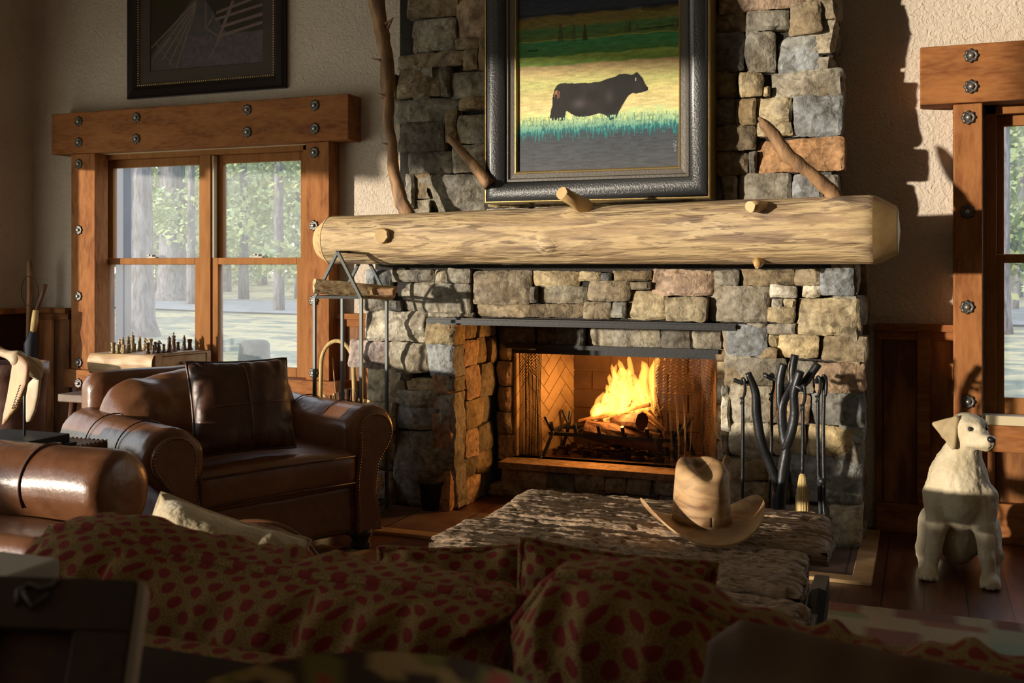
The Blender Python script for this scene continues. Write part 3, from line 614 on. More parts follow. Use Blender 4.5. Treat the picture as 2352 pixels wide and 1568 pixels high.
# ================= FIRE =================
fy=5.88
gr=thing('fire_grate','black iron log grate standing in the firebox under the logs','fire grate',UY(1430,1050,fy))
gm=MB(); gx0,gx1=UY(1290,1000,fy).x,UY(1560,1000,fy).x; gz0=.33
for y in(5.74,6.0): gm.bar((gx0-.03,y,gz0),(gx1+.03,y,gz0),.02)
obj('cross_bar',gm,m_iron,gr)
for k in range(6):
    x=gx0+(gx1-gx0)*k/5; obj('grate_bar',MB().tube([(x,5.69,gz0+.07),(x,5.72,gz0+.02),(x,6.02,gz0+.02),(x,6.05,gz0+.09)],.011,6),m_iron,gr)
for x,dx in((gx0,-.05),(gx1,.05)):
    for y,dy in((5.72,-.03),(6.02,.03)): obj('leg',MB().tube([(x+dx*.9,y+dy*.3,gz0+.10),(x,y,gz0+.01),(x+dx,y+dy,FZ0)],.011,6),m_iron,gr)
m_char=mat('charred_wood',(.035,.018,.012),.9,bump=(30,.9,.01),var=[(8,4,.3,(.14,.06,.03),.8)])
m_kind=mat('kindling',(.42,.24,.10),.7,vscale=(3,3,3),var=[(9,5,.3,(.16,.08,.04),1)])
m_emb=mat('embers',(.05,.02,.01),.9,bump=(40,.8,.01))
def fpt(px,py,Y): return UY(px,py,Y)
def logobj(name,a,b,r,m,lab,jit=.3,n=12,grp=None,cat='log'):
    pts=[a.lerp(b,k/6)+Vector((0,0,.006*noise.noise(a*9+Vector((k,0,0))))) for k in range(7)]
    c=(a+b)/2; o=obj(name,MB().tube(pts,[r*(.93+.1*((k*37)%5)/5) for k in range(7)],n,jit=jit,seed=a.x*7),m,None,False,loc=Vector((c.x,c.y,min(a.z,b.z)-r)),label=lab,cat=cat,group=grp); return o
logobj('fire_log',fpt(1345,985,5.78),fpt(1515,1015,5.80),.058,m_char,'large charred log lying lowest across the front of the grate')
logobj('fire_log',fpt(1395,965,5.95),fpt(1475,968,5.72),.048,m_char,'short thick burning log with dark cut end, on top of the large log')
logobj('fire_log',fpt(1400,1000,5.96),fpt(1520,1010,5.97),.045,m_char,'charred log at the back of the grate behind the large log')
logobj('split_branch',fpt(1330,968,5.80),fpt(1493,928,5.80),.014,m_kind,'long thin peeled branch laid slanting over the burning logs')
for a_,b_,r,l in(((1398,899),(1450,922),.007,'thin splinter standing out of the flames, topmost left'),((1504,890),(1527,1010),.010,'pale split stick leaning upright at right of the flames'),((1478,940),(1530,990),.011,'split stick slanting down right, just right of the dark log end'),((1470,955),(1535,995),.009,'thin split stick low at right, under the leaning stick'),((1488,925),(1512,958),.010,'short charred stick beside the upright stick'),((1440,935),(1455,915),.010,'stubby burning splinter in middle of the fire')):
    logobj('kindling_stick',fpt(*a_,5.86),fpt(*b_,5.80),r,m_kind,l,.2,5,cat='kindling')
em=MB(); rn=random.Random(3)
for k in range(140):
    c=Vector((rn.uniform(gx0,gx1),rn.uniform(5.74,6.05),FZ0+.01+rn.random()*.03)); em.bx(c,(rn.uniform(.006,.02),rn.uniform(.006,.02),rn.uniform(.005,.014)),tuple(Matrix.Rotation(rn.random()*6,3,'Z').to_4x4().to_3x3().col[i] for i in range(3)))
obj('ash_and_coals',em,m_emb,None,kind='stuff',loc=(-1.5,5.88,FZ0),label='heap of dark coals and ash under the grate',cat='coals')
# flames: closed tongues of glowing gas
mf=bpy.data.materials.new('flame'); mf.use_nodes=True; N=mf.node_tree.nodes; N.clear(); o=N.new('ShaderNodeOutputMaterial'); e=N.new('ShaderNodeEmission'); e.inputs[0].default_value=(1,.36,.055,1); e.inputs[1].default_value=52
mf.node_tree.links.new(e.outputs[0],o.inputs['Volume'])
fl=MB(); rn=random.Random(12)
for k in range(44):
    bx=rn.gauss(1440,36); 
    if k%4==0: bx=rn.uniform(1365,1420)
    if not 1352<bx<1510: continue
    top=rn.uniform(812,880) if bx>1400 else rn.uniform(880,935)
    if k%3==0: top+=50
    by=965-(bx-1350)*.16; Y=rn.uniform(5.80,5.98); lean=rn.uniform(-14,16)+(1448-bx)*.2
    a=fpt(bx,by,Y); b=fpt(bx+lean,top,Y); L=(b-a).length; ph=rn.random()*6; r0=rn.uniform(.018,.034)
    pts=[a.lerp(b,t/12)+Vector((.016*math.sin(ph+t*.75)*t/12,.014*math.cos(ph*2+t*.6)*t/12,0)) for t in range(13)]
    rad=[r0*(.35+1.5*(t/12)**.6*(1-t/12)**.75+.05) if t<12 else .0008 for t in range(13)]
    fl.tube(pts,rad,8,jit=.35,seed=k)
obj('flames',fl,mf,None,True,kind='stuff',loc=fpt(1440,960,5.88),label='tall bright orange and yellow flames above the burning logs',cat='fire')
for k,(px,py,yy,en) in enumerate(((1440,880,5.80,18),(1420,940,5.76,11))):
    l=bpy.data.lights.new('firelight','POINT'); l.energy=en; l.color=(1,.42,.10); l.shadow_soft_size=.07; lo=bpy.data.objects.new('firelight',l); COL.objects.link(lo); lo.location=fpt(px,py,yy)

# ================= MANTEL LOG =================
lx0,lx1,ly=-2.985,-.105,4.82
def lr(t): return .128+.026*t
lg=MB(); n=56; m=150; rings=[]
zc=lambda t:1.432+.022*t
knots=[(UY(880,540,4.68),.05,.022),(UY(1258,564,4.66),.06,.02),(UY(1310,470,4.70),.07,.03),(UY(1740,470,4.68),.05,.02),(UY(1925,465,4.7),.07,.02),(UY(1740,610,4.7),.05,.02)]
def lpt(k,j):
    t=k/m; x=lx0+(lx1-lx0)*t; a=2*math.pi*j/n; r=lr(t)
    ch=min((x-lx0)/.07,(lx1-x)/.10,1); 
    r2=r*(1+.05*math.cos(2*a+1))*(.62+.38*ch if ch<1 else 1)*(1+(.06 if ch<1 else .035)*noise.noise(Vector((x*1.6,math.cos(a)*.7,math.sin(a)*.7)))+.02*noise.noise(Vector((x*6,math.cos(a)*2,math.sin(a)*2))))
    z=zc(t)+math.sin(a)*r2*1.06; z=max(z,zc(t)-r*.93)
    p=Vector((x,ly+math.cos(a)*r2*1.12,z))
    for c,rad,hh in knots:
        d=(p-c).length
        if d<rad*2: p+=(p-Vector((p.x,ly,zc(t)))).normalized()*hh*math.exp(-(d/rad)**2*1.6)
    return p
mt_=thing('log_mantel','massive peeled pine log mantel across the front of the fireplace','mantel',(-1.55,ly,1.3))
for k in range(m+1): rings.append([lg.V(lpt(k,j)) for j in range(n)])
for k in range(m):
    for j in range(n): lg.F(rings[k][j],rings[k][(j+1)%n],rings[k+1][(j+1)%n],rings[k+1][j])
obj('log',lg,m_log,mt_,True)
# axe-cut end facets
for k0,k1,sg in((0,0,-1),(m,m,1)):
    e=MB(); rr=[lg.v[i] for i in rings[k0]]; c=sum(rr,Vector())/n+Vector((.012*sg,0,0)); ci=e.V(c); ii=[e.V(p+Vector((.002*sg,0,0))) for p in rr]
    for j in range(n): e.F(ci,ii[j],ii[(j+1)%n])
    obj('cut_end',e,m_logend,mt_)
    # hewn bevels
    for a0 in range(6):
        e=MB(); L=[]; kk=4 if sg<0 else 5
        for j in range(a0*n//6,(a0+1)*n//6+1):
            p=Vector(lg.v[rings[k0][j%n]]); q=Vector(lg.v[rings[k0-sg*kk][j%n]]); cc=Vector((q.x,ly,zc(.5)))
            f=.006; L.append((e.V(p+(p-Vector((p.x,ly,p.z*0+zc(k0/m)))).normalized()*f),e.V(q+(q-Vector((q.x,ly,zc(k0/m)))).normalized()*.002)))
        for a,b in zip(L,L[1:]): e.F(a[0],b[0],b[1],a[1])
        obj('hewn_facet',e,m_logend,mt_)
def stub(pts,rad,name='branch_stub',m1=m_logend,seed=1,jit=.2):
    o=obj(name,MB().tube(pts,rad,14,jit=jit,seed=seed),m1,mt_,True); o.data.polygons[-1].use_smooth=False; o.data.polygons[-2].use_smooth=False; return o
stub([UY(1345,475,4.74),UY(1318,460,4.66),UY(1290,443,4.57)],[.042,.032,.030],seed=2)
stub([UY(1755,478,4.72),UY(1738,473,4.66),UY(1722,474,4.60)],[.034,.026,.024],seed=3)
stub([UY(884,540,4.72),UY(880,541,4.66),UY(876,541,4.635)],[.045,.037,.032],'knot',m_logend,5)
stub([UY(1262,564,4.70),UY(1260,564,4.665)],[.034,.022],'knot',m_branch,6)
stub([UY(1742,602,4.72),UY(1738,614,4.68)],[.026,.008],'knot',m_logend,7)
def limb(pxs,rad,m1,seed,name='limb',twigs=()):
    pts=[UY(a,b,Y) for a,b,Y in pxs]
    q=[]; 
    for i in range(len(pts)-1):
        for k in range(5): q.append(pts[i].lerp(pts[i+1],k/5)+Vector([.004*noise.noise(pts[i]*30+Vector((k*3+j*7,seed,0))) for j in range(3)]))
    q.append(pts[-1]); rr=np.interp(np.linspace(0,1,len(q)),np.linspace(0,1,len(rad)),rad)
    mb=MB().tube(q,list(rr),12,jit=.35,seed=seed)
    for a,b in twigs: mb.tube([UY(*a),UY(*b)],[.010,.002],6)
    return obj(name,mb,m1,mt_,True)
limb([(1930,478,4.76),(1905,435,4.74),(1860,395,4.70),(1812,360,4.68),(1778,312,4.68),(1757,285,4.66),(1742,270,4.66)],[.034,.032,.030,.033,.030,.022,.006],m_branch,11)
limb([(1125,425,4.93),(1090,380,4.92),(1060,348,4.90),(1033,315,4.88)],[.034,.026,.023,.020],m_branch,12,twigs=[((1036,325,4.88),(1028,306,4.86)),((1040,322,4.88),(1048,304,4.87))])
limb([(940,500,4.92),(922,460,4.92),(905,400,4.93),(900,330,4.94),(893,285,4.95),(893,200,4.97),(885,110,4.98),(872,40,5.0),(858,-40,5.0),(850,-120,5.0)],[.040,.034,.030,.026,.026,.032,.038,.034,.050,.040],m_branch,13,twigs=[((885,55,4.98),(905,40,4.95)),((890,65,4.98),(902,44,4.95)),((885,140,4.96),(853,134,4.93)),((895,225,4.95),(868,214,4.92)),((895,235,4.95),(870,222,4.94)),((898,333,4.93),(876,328,4.92))])

# ================= PAINTINGS =================
def shell(pnt,name,x0,x1,z0,z1,Y0,Y1,wd,mats,lean=0):
    """mitred frame: profile list of (inset,protrusion) from outer edge"""
BULL=[(345,1050),(350,1000),(368,940),(370,870),(385,810),(415,770),(450,760),(560,768),(700,773),(790,770),(850,750),(920,738),(960,718),(1010,716),(1060,730),(1080,728),(1098,712),(1115,712),(1135,735),(1160,765),(1180,810),(1208,850),(1200,870),(1160,880),(1130,885),(1095,888),(1075,880),(1040,900),(1010,940),(980,990),(955,1030),(935,1080),(880,1100),(845,1060),(820,1045),(780,1035),(720,1050),(650,1060),(590,1055),(540,1030),(500,1000),(485,1010),(482,1080),(440,1080),(370,1075)]
def inpoly(x,y,P):
    c=np.zeros(x.shape,bool); n=len(P)
    for i in range(n):
        (x0,y0),(x1,y1)=P[i],P[i-1]
        c^=((y0>y)!=(y1>y))&(x<(x1-x0)*(y-y0)/(y1-y0+1e-9)+x0)
    return c
def vnoise(x,y,seed,cell):
    """value noise on numpy arrays"""
    rg=np.random.RandomState(seed); T=rg.rand(256,256); xi=np.floor(x/cell).astype(int); yi=np.floor(y/cell).astype(int); fx=x/cell-xi; fy=y/cell-yi
    fx=fx*fx*(3-2*fx); fy=fy*fy*(3-2*fy); g=lambda a,b:T[a%256,b%256]
    return (g(xi,yi)*(1-fx)+g(xi+1,yi)*fx)*(1-fy)+(g(xi,yi+1)*(1-fx)+g(xi+1,yi+1)*fx)*fy
def ramp(v,stops):
    k=[s[0] for s in stops]; return np.stack([np.interp(v,k,[s[1][i] for s in stops]) for i in range(3)],-1)
def bullpic(X,Y):   # X 45..1470, Y down to 1510, negative above
    c=ramp(Y+18*(vnoise(X,Y,1,90)-.5),[(-700,(.02,.03,.08)),(-300,(.05,.07,.14)),(0,(.02,.025,.05)),(170,(.03,.035,.045)),(195,(.17,.12,.03)),(270,(.17,.14,.035)),(300,(.06,.16,.05)),(385,(.10,.14,.03)),(392,(.30,.30,.05)),(400,(.05,.22,.08)),(520,(.07,.20,.05)),(530,(.30,.38,.08)),(595,(.16,.28,.05)),(612,(.50,.36,.17)),(660,(.52,.40,.18)),(760,(.46,.46,.17)),(860,(.56,.48,.20)),(980,(.66,.55,.26)),(1060,(.60,.66,.26)),(1120,(.30,.50,.30)),(1150,(.02,.16,.18)),(1200,(.045,.055,.07)),(1510,(.07,.075,.085))])
    st=vnoise(X,Y*5,2,60); c*=(.78+.44*st)[:,None]; c*=(.85+.3*vnoise(X,Y,3,6))[:,None]
    # dark ridge and little trees
    rd=(Y<150+40*vnoise(X,Y*0,4,120)+np.where(X>1150,40,0))&(Y>95+60*np.exp(-((X-700)/500)**2*0)); c[rd&(Y>60)]*=.55
    for tx,ty,h,w,dk in((440,330,75,26,.35),(560,340,70,26,.5),(658,345,68,22,.15),(1020,325,45,22,.5),(1048,325,42,14,.25),(1115,338,28,14,.45),(1310,325,45,24,.6),(1410,330,40,26,.6),(1450,328,35,14,.3)):
        d=(np.abs(X-tx)<w*(1-.6*(ty+h-Y)/(2*h))+8*(vnoise(X,Y,7,9)-.5))&(np.abs(Y-ty)<h); c[d]=c[d]*dk+np.array((.03,.03,.01))
    d=(np.abs(Y-357-(1200-X)*.04)<6)&(X>1130)&(X<1420); c[d]*=.3
    d=(np.abs(Y-464)<10)&(X>140)&(X<235); c[d]*=.35
    # bull
    b=inpoly(X,Y,BULL); k=.012+.03*np.clip(vnoise(X,Y,9,80)-.45,0,1)+.08*np.exp(-((X-610)/60)**2-((Y-945)/40)**2)+.04*np.exp(-((X-870)/40)**2-((Y-900)/60)**2)
    k=k*.55; c[b]=np.stack([k*1.15,k*.95,k*.95],-1)[b]
    h=((X-410)/28)**2+((Y-855)/36)**2<1; c[b&h]=(.30,.13,.06)
    e=(np.abs(X-1099)<4)&(np.abs(Y-770)<13); c[e]=(.7,.6,.5)
    # grass blades, teal with pale tips
    f=vnoise(X*1.0,Y*.16,5,7); gt=1000+130*vnoise(X,Y*0,6,9)*.9; inb=(Y>gt-70*(X>1000)*vnoise(X,Y*0,16,7)-10)&(Y<1130+130*vnoise(X,Y*0,61,6))
    c[inb&(f>.52)]=(np.array((.50,.62,.30))*np.clip((1190-Y[inb&(f>.52)])/160,0,1)[:,None]+np.array((.01,.20,.20))*np.clip((Y[inb&(f>.52)]-1010)/150,0,1)[:,None])
    g2=inb&(f<=.52)&(f>.25)&(Y>1040); c[g2]=c[g2]*.4+np.array((.0,.10,.11))*.6
    b3=b&(Y<1055); c[b3&(f>.5)]=c[b3&(f>.5)]*0+np.stack([k*1.15,k*.95,k*.95],-1)[b3&(f>.5)]
    s=(np.abs(X-1430)<14)&(np.abs(Y-1340)<50)&(vnoise(X,Y,31,4)>.7); c[s]=(.4,.4,.4)
    return np.clip(c,0,1)
def frame_ring(x0,x1,z0,z1,prof,Yb):
    m=MB(); R_=[]
    for ins_,pr in prof: R_.append([m.V((x,Yb-pr,z)) for x,z in((x0+ins_,z0+ins_),(x1-ins_,z0+ins_),(x1-ins_,z1-ins_),(x0+ins_,z1-ins_))])
    for a,b in zip(R_,R_[1:]):
        for j in range(4): m.F(a[j],a[(j+1)%4],b[(j+1)%4],b[j])
    return m
YP=5.105
pf0=UY(1112,467,4.955);pf1=UY(1632,457,4.955)
bp=thing('bull_painting','large framed painting of a black bull in grass above the mantel','painting',(pf0.x*.5+pf1.x*.5,YP,pf0.z))
x0,x1,z0,z1=pf0.x,pf1.x,pf0.z-.002,2.98
obj('gilt_lip',frame_ring(x0,x1,z0,z1,[(0,0),(0,.145),(.006,.150),(.010,.150),(.012,.13)],YP),m_gold,bp)
obj('outer_frame',frame_ring(x0,x1,z0,z1,[(.010,.0),(.010,.140),(.022,.158),(.045,.165),(.075,.160),(.10,.140),(.108,.118),(.112,.10)],YP),m_frame,bp,True)
obj('inner_frame',frame_ring(x0,x1,z0,z1,[(.110,.06),(.110,.122),(.122,.122),(.128,.112),(.150,.110),(.154,.10)],YP),m_framei,bp)
obj('gilt_liner',frame_ring(x0,x1,z0,z1,[(.152,.06),(.152,.108),(.158,.110),(.164,.100),(.166,.085)],YP),m_gold,bp)
obj('backing',MB().box(x0+.02,x1-.02,YP-.06,YP,z0+.02,z1-.02),m_frameb,bp)
cx0,cx1,cz0,cz1=x0+.160,x1-.160,z0+.160,z1-.160; Nx,Nz=250,400
cv=MB(); xx=np.linspace(0,1,Nx+1); zz=np.linspace(0,1,Nz+1); A,B=np.meshgrid(xx,zz); px_u=45+1425*A.ravel(); sc_=1425/(cx1-cx0); py_v=1510-(B.ravel()*(cz1-cz0))*sc_*1.0
cc=bullpic(px_u,py_v); 
for k in range(len(px_u)): cv.V((cx0+(cx1-cx0)*A.ravel()[k],YP-.09,cz0+(cz1-cz0)*B.ravel()[k]),tuple(cc[k]))
for j in range(Nz):
    for i in range(Nx): q=j*(Nx+1)+i; cv.F(q,q+1,q+Nx+2,q+Nx+1)
obj('canvas',cv,m_paint,bp)
# fence picture
q0=UY(289,231,YW-.045); q1=UY(651,196,YW-.045)
x0,x1,z0,z1=q0.x,q1.x,(q0.z+q1.z)/2,3.35
fpic=thing('framed_print','dark framed print of a rail-fenced lane above the left window','picture',((x0+x1)/2,YW,z0))
obj('frame',frame_ring(x0,x1,z0,z1,[(0,0),(0,.035),(.015,.05),(.05,.045),(.075,.025),(.08,.01)],YW),m_frameb,fpic)
bd=MB()
for k in range(int((x1-x0-.16)/.016)):
    for z in(z0+.085,): bd.lathe([(.001,0),(.006,.002),(.005,.007),(.001,.009)],(x0+.082+k*.016,YW-.022,z),6,(Vector((1,0,0)),Vector((0,0,1)),Vector((0,-1,0))))
for k in range(int((z1-z0-.16)/.016)):
    for x in(x0+.085,x1-.085): bd.lathe([(.001,0),(.006,.002),(.005,.007),(.001,.009)],(x,YW-.022,z0+.085+k*.016),6,(Vector((1,0,0)),Vector((0,0,1)),Vector((0,-1,0))))
obj('beaded_edge',bd,m_gold,fpic)
obj('mat_board',frame_ring(x0,x1,z0,z1,[(.08,.016),(.172,.016),(.176,.008)],YW),m_matb,fpic)
def fencepic(X,Y):  # X 930..1660 , Y 0..440 (zoom pixels, y down); scale px*2.8
    n=vnoise(X,Y,41,14); n2=vnoise(X,Y,42,60); c=np.stack([.02+.03*n*n2,.016+.028*n*n2,.007+.012*n*n2],-1)
    c[(Y<110)&(X<1220)]*=np.array((1.2,1.5,.7)); sk=(np.abs(X-1270)<50+30*(n-.5))&(Y<90); c[sk]=(.10,.09,.13)
    rd=(Y>60)&(np.abs(X-1250-(Y-80)*-.12)<20+(Y-60)*.85); c[rd]=(.075+.06*n[rd][:,None]*np.array((1,.8,.8)))
    gl=(Y>280)&(X>1150); c[gl]=np.stack([.09+.12*n,.07+.09*n,.09+.10*n],-1)[gl]
    def ln(a,b,w,col=(.28,.20,.18)):
        d=np.array(b)-np.array(a); L=d@d; t=np.clip(((X-a[0])*d[0]+(Y-a[1])*d[1])/L,0,1); dd=np.hypot(X-a[0]-t*d[0],Y-a[1]-t*d[1]); c[dd<w]=np.array(col)
    for a,b,w in(((1370,165),(1650,100),7),((1360,200),(1650,148),7),((1400,240),(1650,195),8),((1400,285),(1650,238),8),((1465,120),(1365,330),9),((1365,330),(1320,395),5),((1300,110),(1300,240),4),((1300,240),(1380,290),4),((1345,180),(1310,230),4)): ln(a,b,w)
    for k in range(5): ln((1235,95+k*9),(930+k*45,330+k*26),3.5,(.34,.25,.20))
    for a,b in(((985,300),(1090,420)),((1090,240),(1150,320)),((1140,190),(1180,265)),((930,400),(1080,270)),((1190,140),(1215,190))): ln(a,b,5,(.22,.16,.13))
    return np.clip(c*.55,0,1)
cx0,cx1,cz0,cz1=x0+.174,x1-.174,z0+.174,z1-.16; Nx,Nz=200,150; cv=MB(); A,B=np.meshgrid(np.linspace(0,1,Nx+1),np.linspace(0,1,Nz+1)); A=A.ravel();B=B.ravel()
sc_=(1650-945)/(cx1-cx0); cc=fencepic(945+705*A,440-B*(cz1-cz0)*sc_)
for k in range(len(A)): cv.V((cx0+(cx1-cx0)*A[k],YW-.009,cz0+(cz1-cz0)*B[k]),tuple(cc[k]))
for j in range(Nz):
    for i in range(Nx): q=j*(Nx+1)+i; cv.F(q,q+1,q+Nx+2,q+Nx+1)
obj('print',cv,m_print,fpic)
obj('glazing',MB().box(x0+.08,x1-.08,YW-.020,YW-.018,z0+.08,z1-.08),m_glassc,fpic)

# ================= ARMCHAIR =================
def frameM(o,fwd,yoff=0):
    f=Vector((fwd[0],fwd[1],0)).normalized(); s=Vector((-f.y,f.x,0)); return Matrix(((f.x,s.x,0,o[0]),(f.y,s.y,0,o[1]),(0,0,1,o[2] if len(o)>2 else 0),(0,0,0,1)))
AO=(-2.56,3.80,0); AM=frameM(AO,(.91,-.415))   # local: x forward, y toward the right arm, z up
def LM(M=AM): m=MB(); m.M=M; return m
ch_=thing('leather_armchair','wide brown leather armchair with rolled arms and nailhead trim before the left window','armchair',AO)
def wr(p,a=.006,s=9): return p+Vector((noise.noise(p*s),noise.noise(p*s+Vector((5,0,0))),noise.noise(p*s+Vector((0,7,0)))))*a
def arm(sg):
    yc=sg*.475
    def f(P):
        roll=np.hypot(P[:,1]-(yc+sg*.015),P[:,2]-.535)-.128*(1-.05*np.cos((P[:,0]+.4)*4)); roll=smax(roll,np.abs(P[:,0]+.43)-.43,.035)
        body=S_box(P,(-.43,yc-sg*.035,.33),(.42,.085,.26),.03); return smin(roll,body,.05)
    m=LM(); m.sdf(f,(-.95,yc-.22,.02),(.08,yc+.22,.72),.016,lambda p:wr(p,.004,7)); o=obj('arm',m,m_leather,ch_,True)
    # scroll front panel with piping
    fr=MB(); fr.M=AM; prof=[]
    for k in range(25):
        a=R(-150+330*k/24) ; prof.append((yc+sg*.015+sg*.100*math.cos(a),.535+.100*math.sin(a)))
    pts=[(yc-sg*.035-sg*.055,.09)]+[(yc-sg*.035-sg*.055,.2),(yc-sg*.035-sg*.06,.34),(yc-sg*.075,.46)]
    ring=[(yc+sg*.015+.096*math.cos(R(t))*-sg,.535+.096*math.sin(R(t))) for t in range(-20,232,14)]
    out=pts+ring+[(yc+sg*.025,.40),(yc+sg*.01,.28),(yc+sg*.03,.18),(yc+sg*.045,.09)]
    fr.prism(out,(0,0,0),(0,1,0),(0,0,1),(1,0,0),-.01,.022); obj('arm_front_panel',fr,m_leather,ch_,bevel=.01,bs=3)
    nm=MB(); nm.M=AM; L=out; dd=0
    def resamp(L,st):
        r=[]; acc=0
        for a,b in zip(L,L[1:]):
            l=math.hypot(b[0]-a[0],b[1]-a[1]); t=acc
            while t<l: r.append((a[0]+(b[0]-a[0])*t/l,a[1]+(b[1]-a[1])*t/l)); t+=st
            acc=t-l
        return r
    for y,z in resamp([( (yy-yc)*.90+yc, (zz-.535)*.90+.535 if zz>.4 else zz) for yy,zz in out],.013): nm.lathe([(.0048,0),(.004,.0025),(.0015,.004)],(.022,y,z),6,(Vector((0,1,0)),Vector((0,0,1)),Vector((1,0,0))))
    obj('nailhead_trim',nm,m_nail,ch_,kind='stuff')
    # seams round the roll
    for xs in(-.25,-.55):
        sm=MB(); sm.M=AM; sm.tube([(xs,yc+sg*.015-sg*.1285*math.cos(R(t)),.535+.1285*math.sin(R(t))) for t in range(-10,200,10)],.0028,5); obj('seam',sm,m_leatherd,ch_,True)
arm(1);arm(-1)
m=LM(); m.sdf(lambda P:smin(S_box(P,(-.40,0,.20),(.39,.40,.115),.025),S_box(P,(-.87,0,.42),(.09,.50,.40),.085),.03),(-1.02,-.56,.04),(.04,.56,.90),.018,lambda p:wr(p,.005,6)); obj('body',m,m_leather,ch_,True)
m=LM(); m.sdf(lambda P:S_box(P,(-.36,0,.385),(.385,.395,.085),.05)-.012*np.cos(P[:,0]*3.2+1.15)*np.cos(P[:,1]*3.4),(-.80,-.44,.26),(.08,.44,.53),.016,lambda p:wr(p,.006,5)); sc=obj('seat_cushion',m,m_leather,ch_,True)
for z in(.445,.325):
    m=LM(); m.tube([(.022,-.37,z),(.030,-.2,z+.004),(.032,0,z+.006),(.030,.2,z+.004),(.022,.37,z)],.005,6); obj('piping',m,m_leatherd,sc,True)
def backc(P):
    q=P.copy(); q[:,0]-=-.62+(P[:,2]-.6)*-.28
    d=S_ell(q,(0,0,.625),(.155,.44,.195)); e=S_box(q,(0,0,.60),(.13,.405,.175),.09); d=smin(d,S_cap(q,(0,-.34,.62),(0,-.25,.62),.16,.14),.04); return smin(d,e,.05)
m=LM(); m.sdf(backc,(-.95,-.5,.38),(-.36,.5,.96),.018,lambda p:wr(wr(p,.02,4),.012,11)); bc=obj('back_cushion',m,m_leather,ch_,True)
for a,b in((-.03,.44),(-.03,-.44),(-.82,.44),(-.82,-.44)):
    m=LM(); m.lathe([(.03,0),(.045,.012),(.05,.03),(.038,.045),(.055,.07),(.058,.10)],(a,b,0),20); obj('foot',m,m_foot,ch_,True)
nm=LM()
for k in range(60): nm.lathe([(.0048,0),(.004,.0025),(.0015,.004)],(-.008,-.38+.76*k/59,.105),6,(Vector((0,1,0)),Vector((0,0,1)),Vector((1,0,0))))
obj('nailhead_trim',nm,m_nail,ch_,kind='stuff')

# ---- pillows: two-sided puffed sheets with a seam and piping ----
def pillow(name,C,U,V,w,h,t,mtl,label,cat,seed=0,parent=None,wrinkle=1.,pinch=.06,nu=46,nv=36,sag=0,pipe=.007,loc=None,kind=None,group=None,puff=.55,pmat=None,edge=None,soft=0):
    U=Vector(U).normalized(); V=Vector(V); V=(V-U*V.dot(U)).normalized(); Nn=U.cross(V); C=Vector(C)
    def P(a,b,s):
        x=(a*(1-pinch*(1-b*b)*0)-0)*w/2; y=b*h/2
        x*=1-pinch*(1-abs(b)**2)*abs(a)**3; y*=1-pinch*(1-abs(a)**2)*abs(b)**3
        k=max(0,(1-a**4))*max(0,(1-b**4)); th=t/2*k**puff
        e=Vector((x*1.,y*1.,seed)); ed=min(1-abs(a),1-abs(b))
        wv=math.exp(-ed*4.5)*(1-math.exp(-ed*40))
        f=(noise.noise(Vector((x*26,y*5,seed+s))) if 1-abs(b)<1-abs(a) else noise.noise(Vector((x*5,y*26,seed+s))))
        th+=wrinkle*(.042*wv*f+.010*noise.noise(e*7+Vector((s,0,0)))*k+.006*noise.noise(e*16)*k)*min(1,t/.12)
        if edge: y+=edge(a)*(.5+.5*b)
        z=s*th-sag*(1-a*a)
        return C+U*x+V*y+Nn*z
    mb=MB()
    L_v=[0.];L_u=[0.]
    for k in range(400): L_v.append(L_v[-1]+math.hypot(h/400,t/2*(max(0,1-(2*(k+1)/400-1)**4)**puff-max(0,1-(2*k/400-1)**4)**puff)))
    for k in range(400): L_u.append(L_u[-1]+math.hypot(w/400,t/2*(max(0,1-(2*(k+1)/400-1)**4)**puff-max(0,1-(2*k/400-1)**4)**puff)))
    gr_=lambda q:.5-.5*math.cos(math.pi*q)
    for s in(1,-1): mb.grid(lambda i,j:P(2*gr_(i)-1,2*gr_(j)-1,s),nu,nv,flip=(s<0),uvf=lambda i,j:(L_u[int(gr_(i)*400+.5)]+.3*(s<0)+seed*.13,L_v[int(gr_(j)*400+.5)]+seed*.07))
    o=obj(name,mb,mtl,parent,True,loc=loc if loc is not None else (C-V*h/2 if parent is None else None),label=label,cat=cat,kind=kind,group=group)
    if soft==0 and pipe:
        pb=MB(); e=[(2*k/24-1,-1) for k in range(24)]+[(1,2*k/18-1) for k in range(18)]+[(1-2*k/24,1) for k in range(24)]+[(-1,1-2*k/18) for k in range(19)]
        pb.tube([P(a,b,0) for a,b in e],pipe,7)
        for i,vv in enumerate(pb.v): pb.uv[i]=(pb.uv[i][0]*2*(w+h)*1.,.03*pb.uv[i][1])
        q=obj('piping',pb,pmat or mtl,o,True)
    return o
vd=lambda *a:Vector(a)
c_=UD(556,932,4.52); rt=Vector((.46,.89,0)); up=Vector((-.22,.11,.95))
tp=pillow('throw_pillow',c_,rt+Vector((0,0,-.02)),up,.47,.40,.16,m_leatherd,'dark brown square leather pillow leaning on the armchair back','pillow',3,wrinkle=.8,pinch=.05)
for a,b in(((-.21,0),(.21,0)),((0,-.19),(0,.19))):
    pb=MB(); U=(rt).normalized(); V=(up-U*up.dot(U)).normalized(); Nn=U.cross(V)
    for k in range(1): pb.tube([c_+U*(a[0]+(b[0]-a[0])*i/14)+V*(a[1]+(b[1]-a[1])*i/14)+Nn*(.085*max(0,(1-(2*i/14-1)**4))**.55+.003) for i in range(15)],.0025,5)
    obj('seam',pb,m_leather,tp,True)
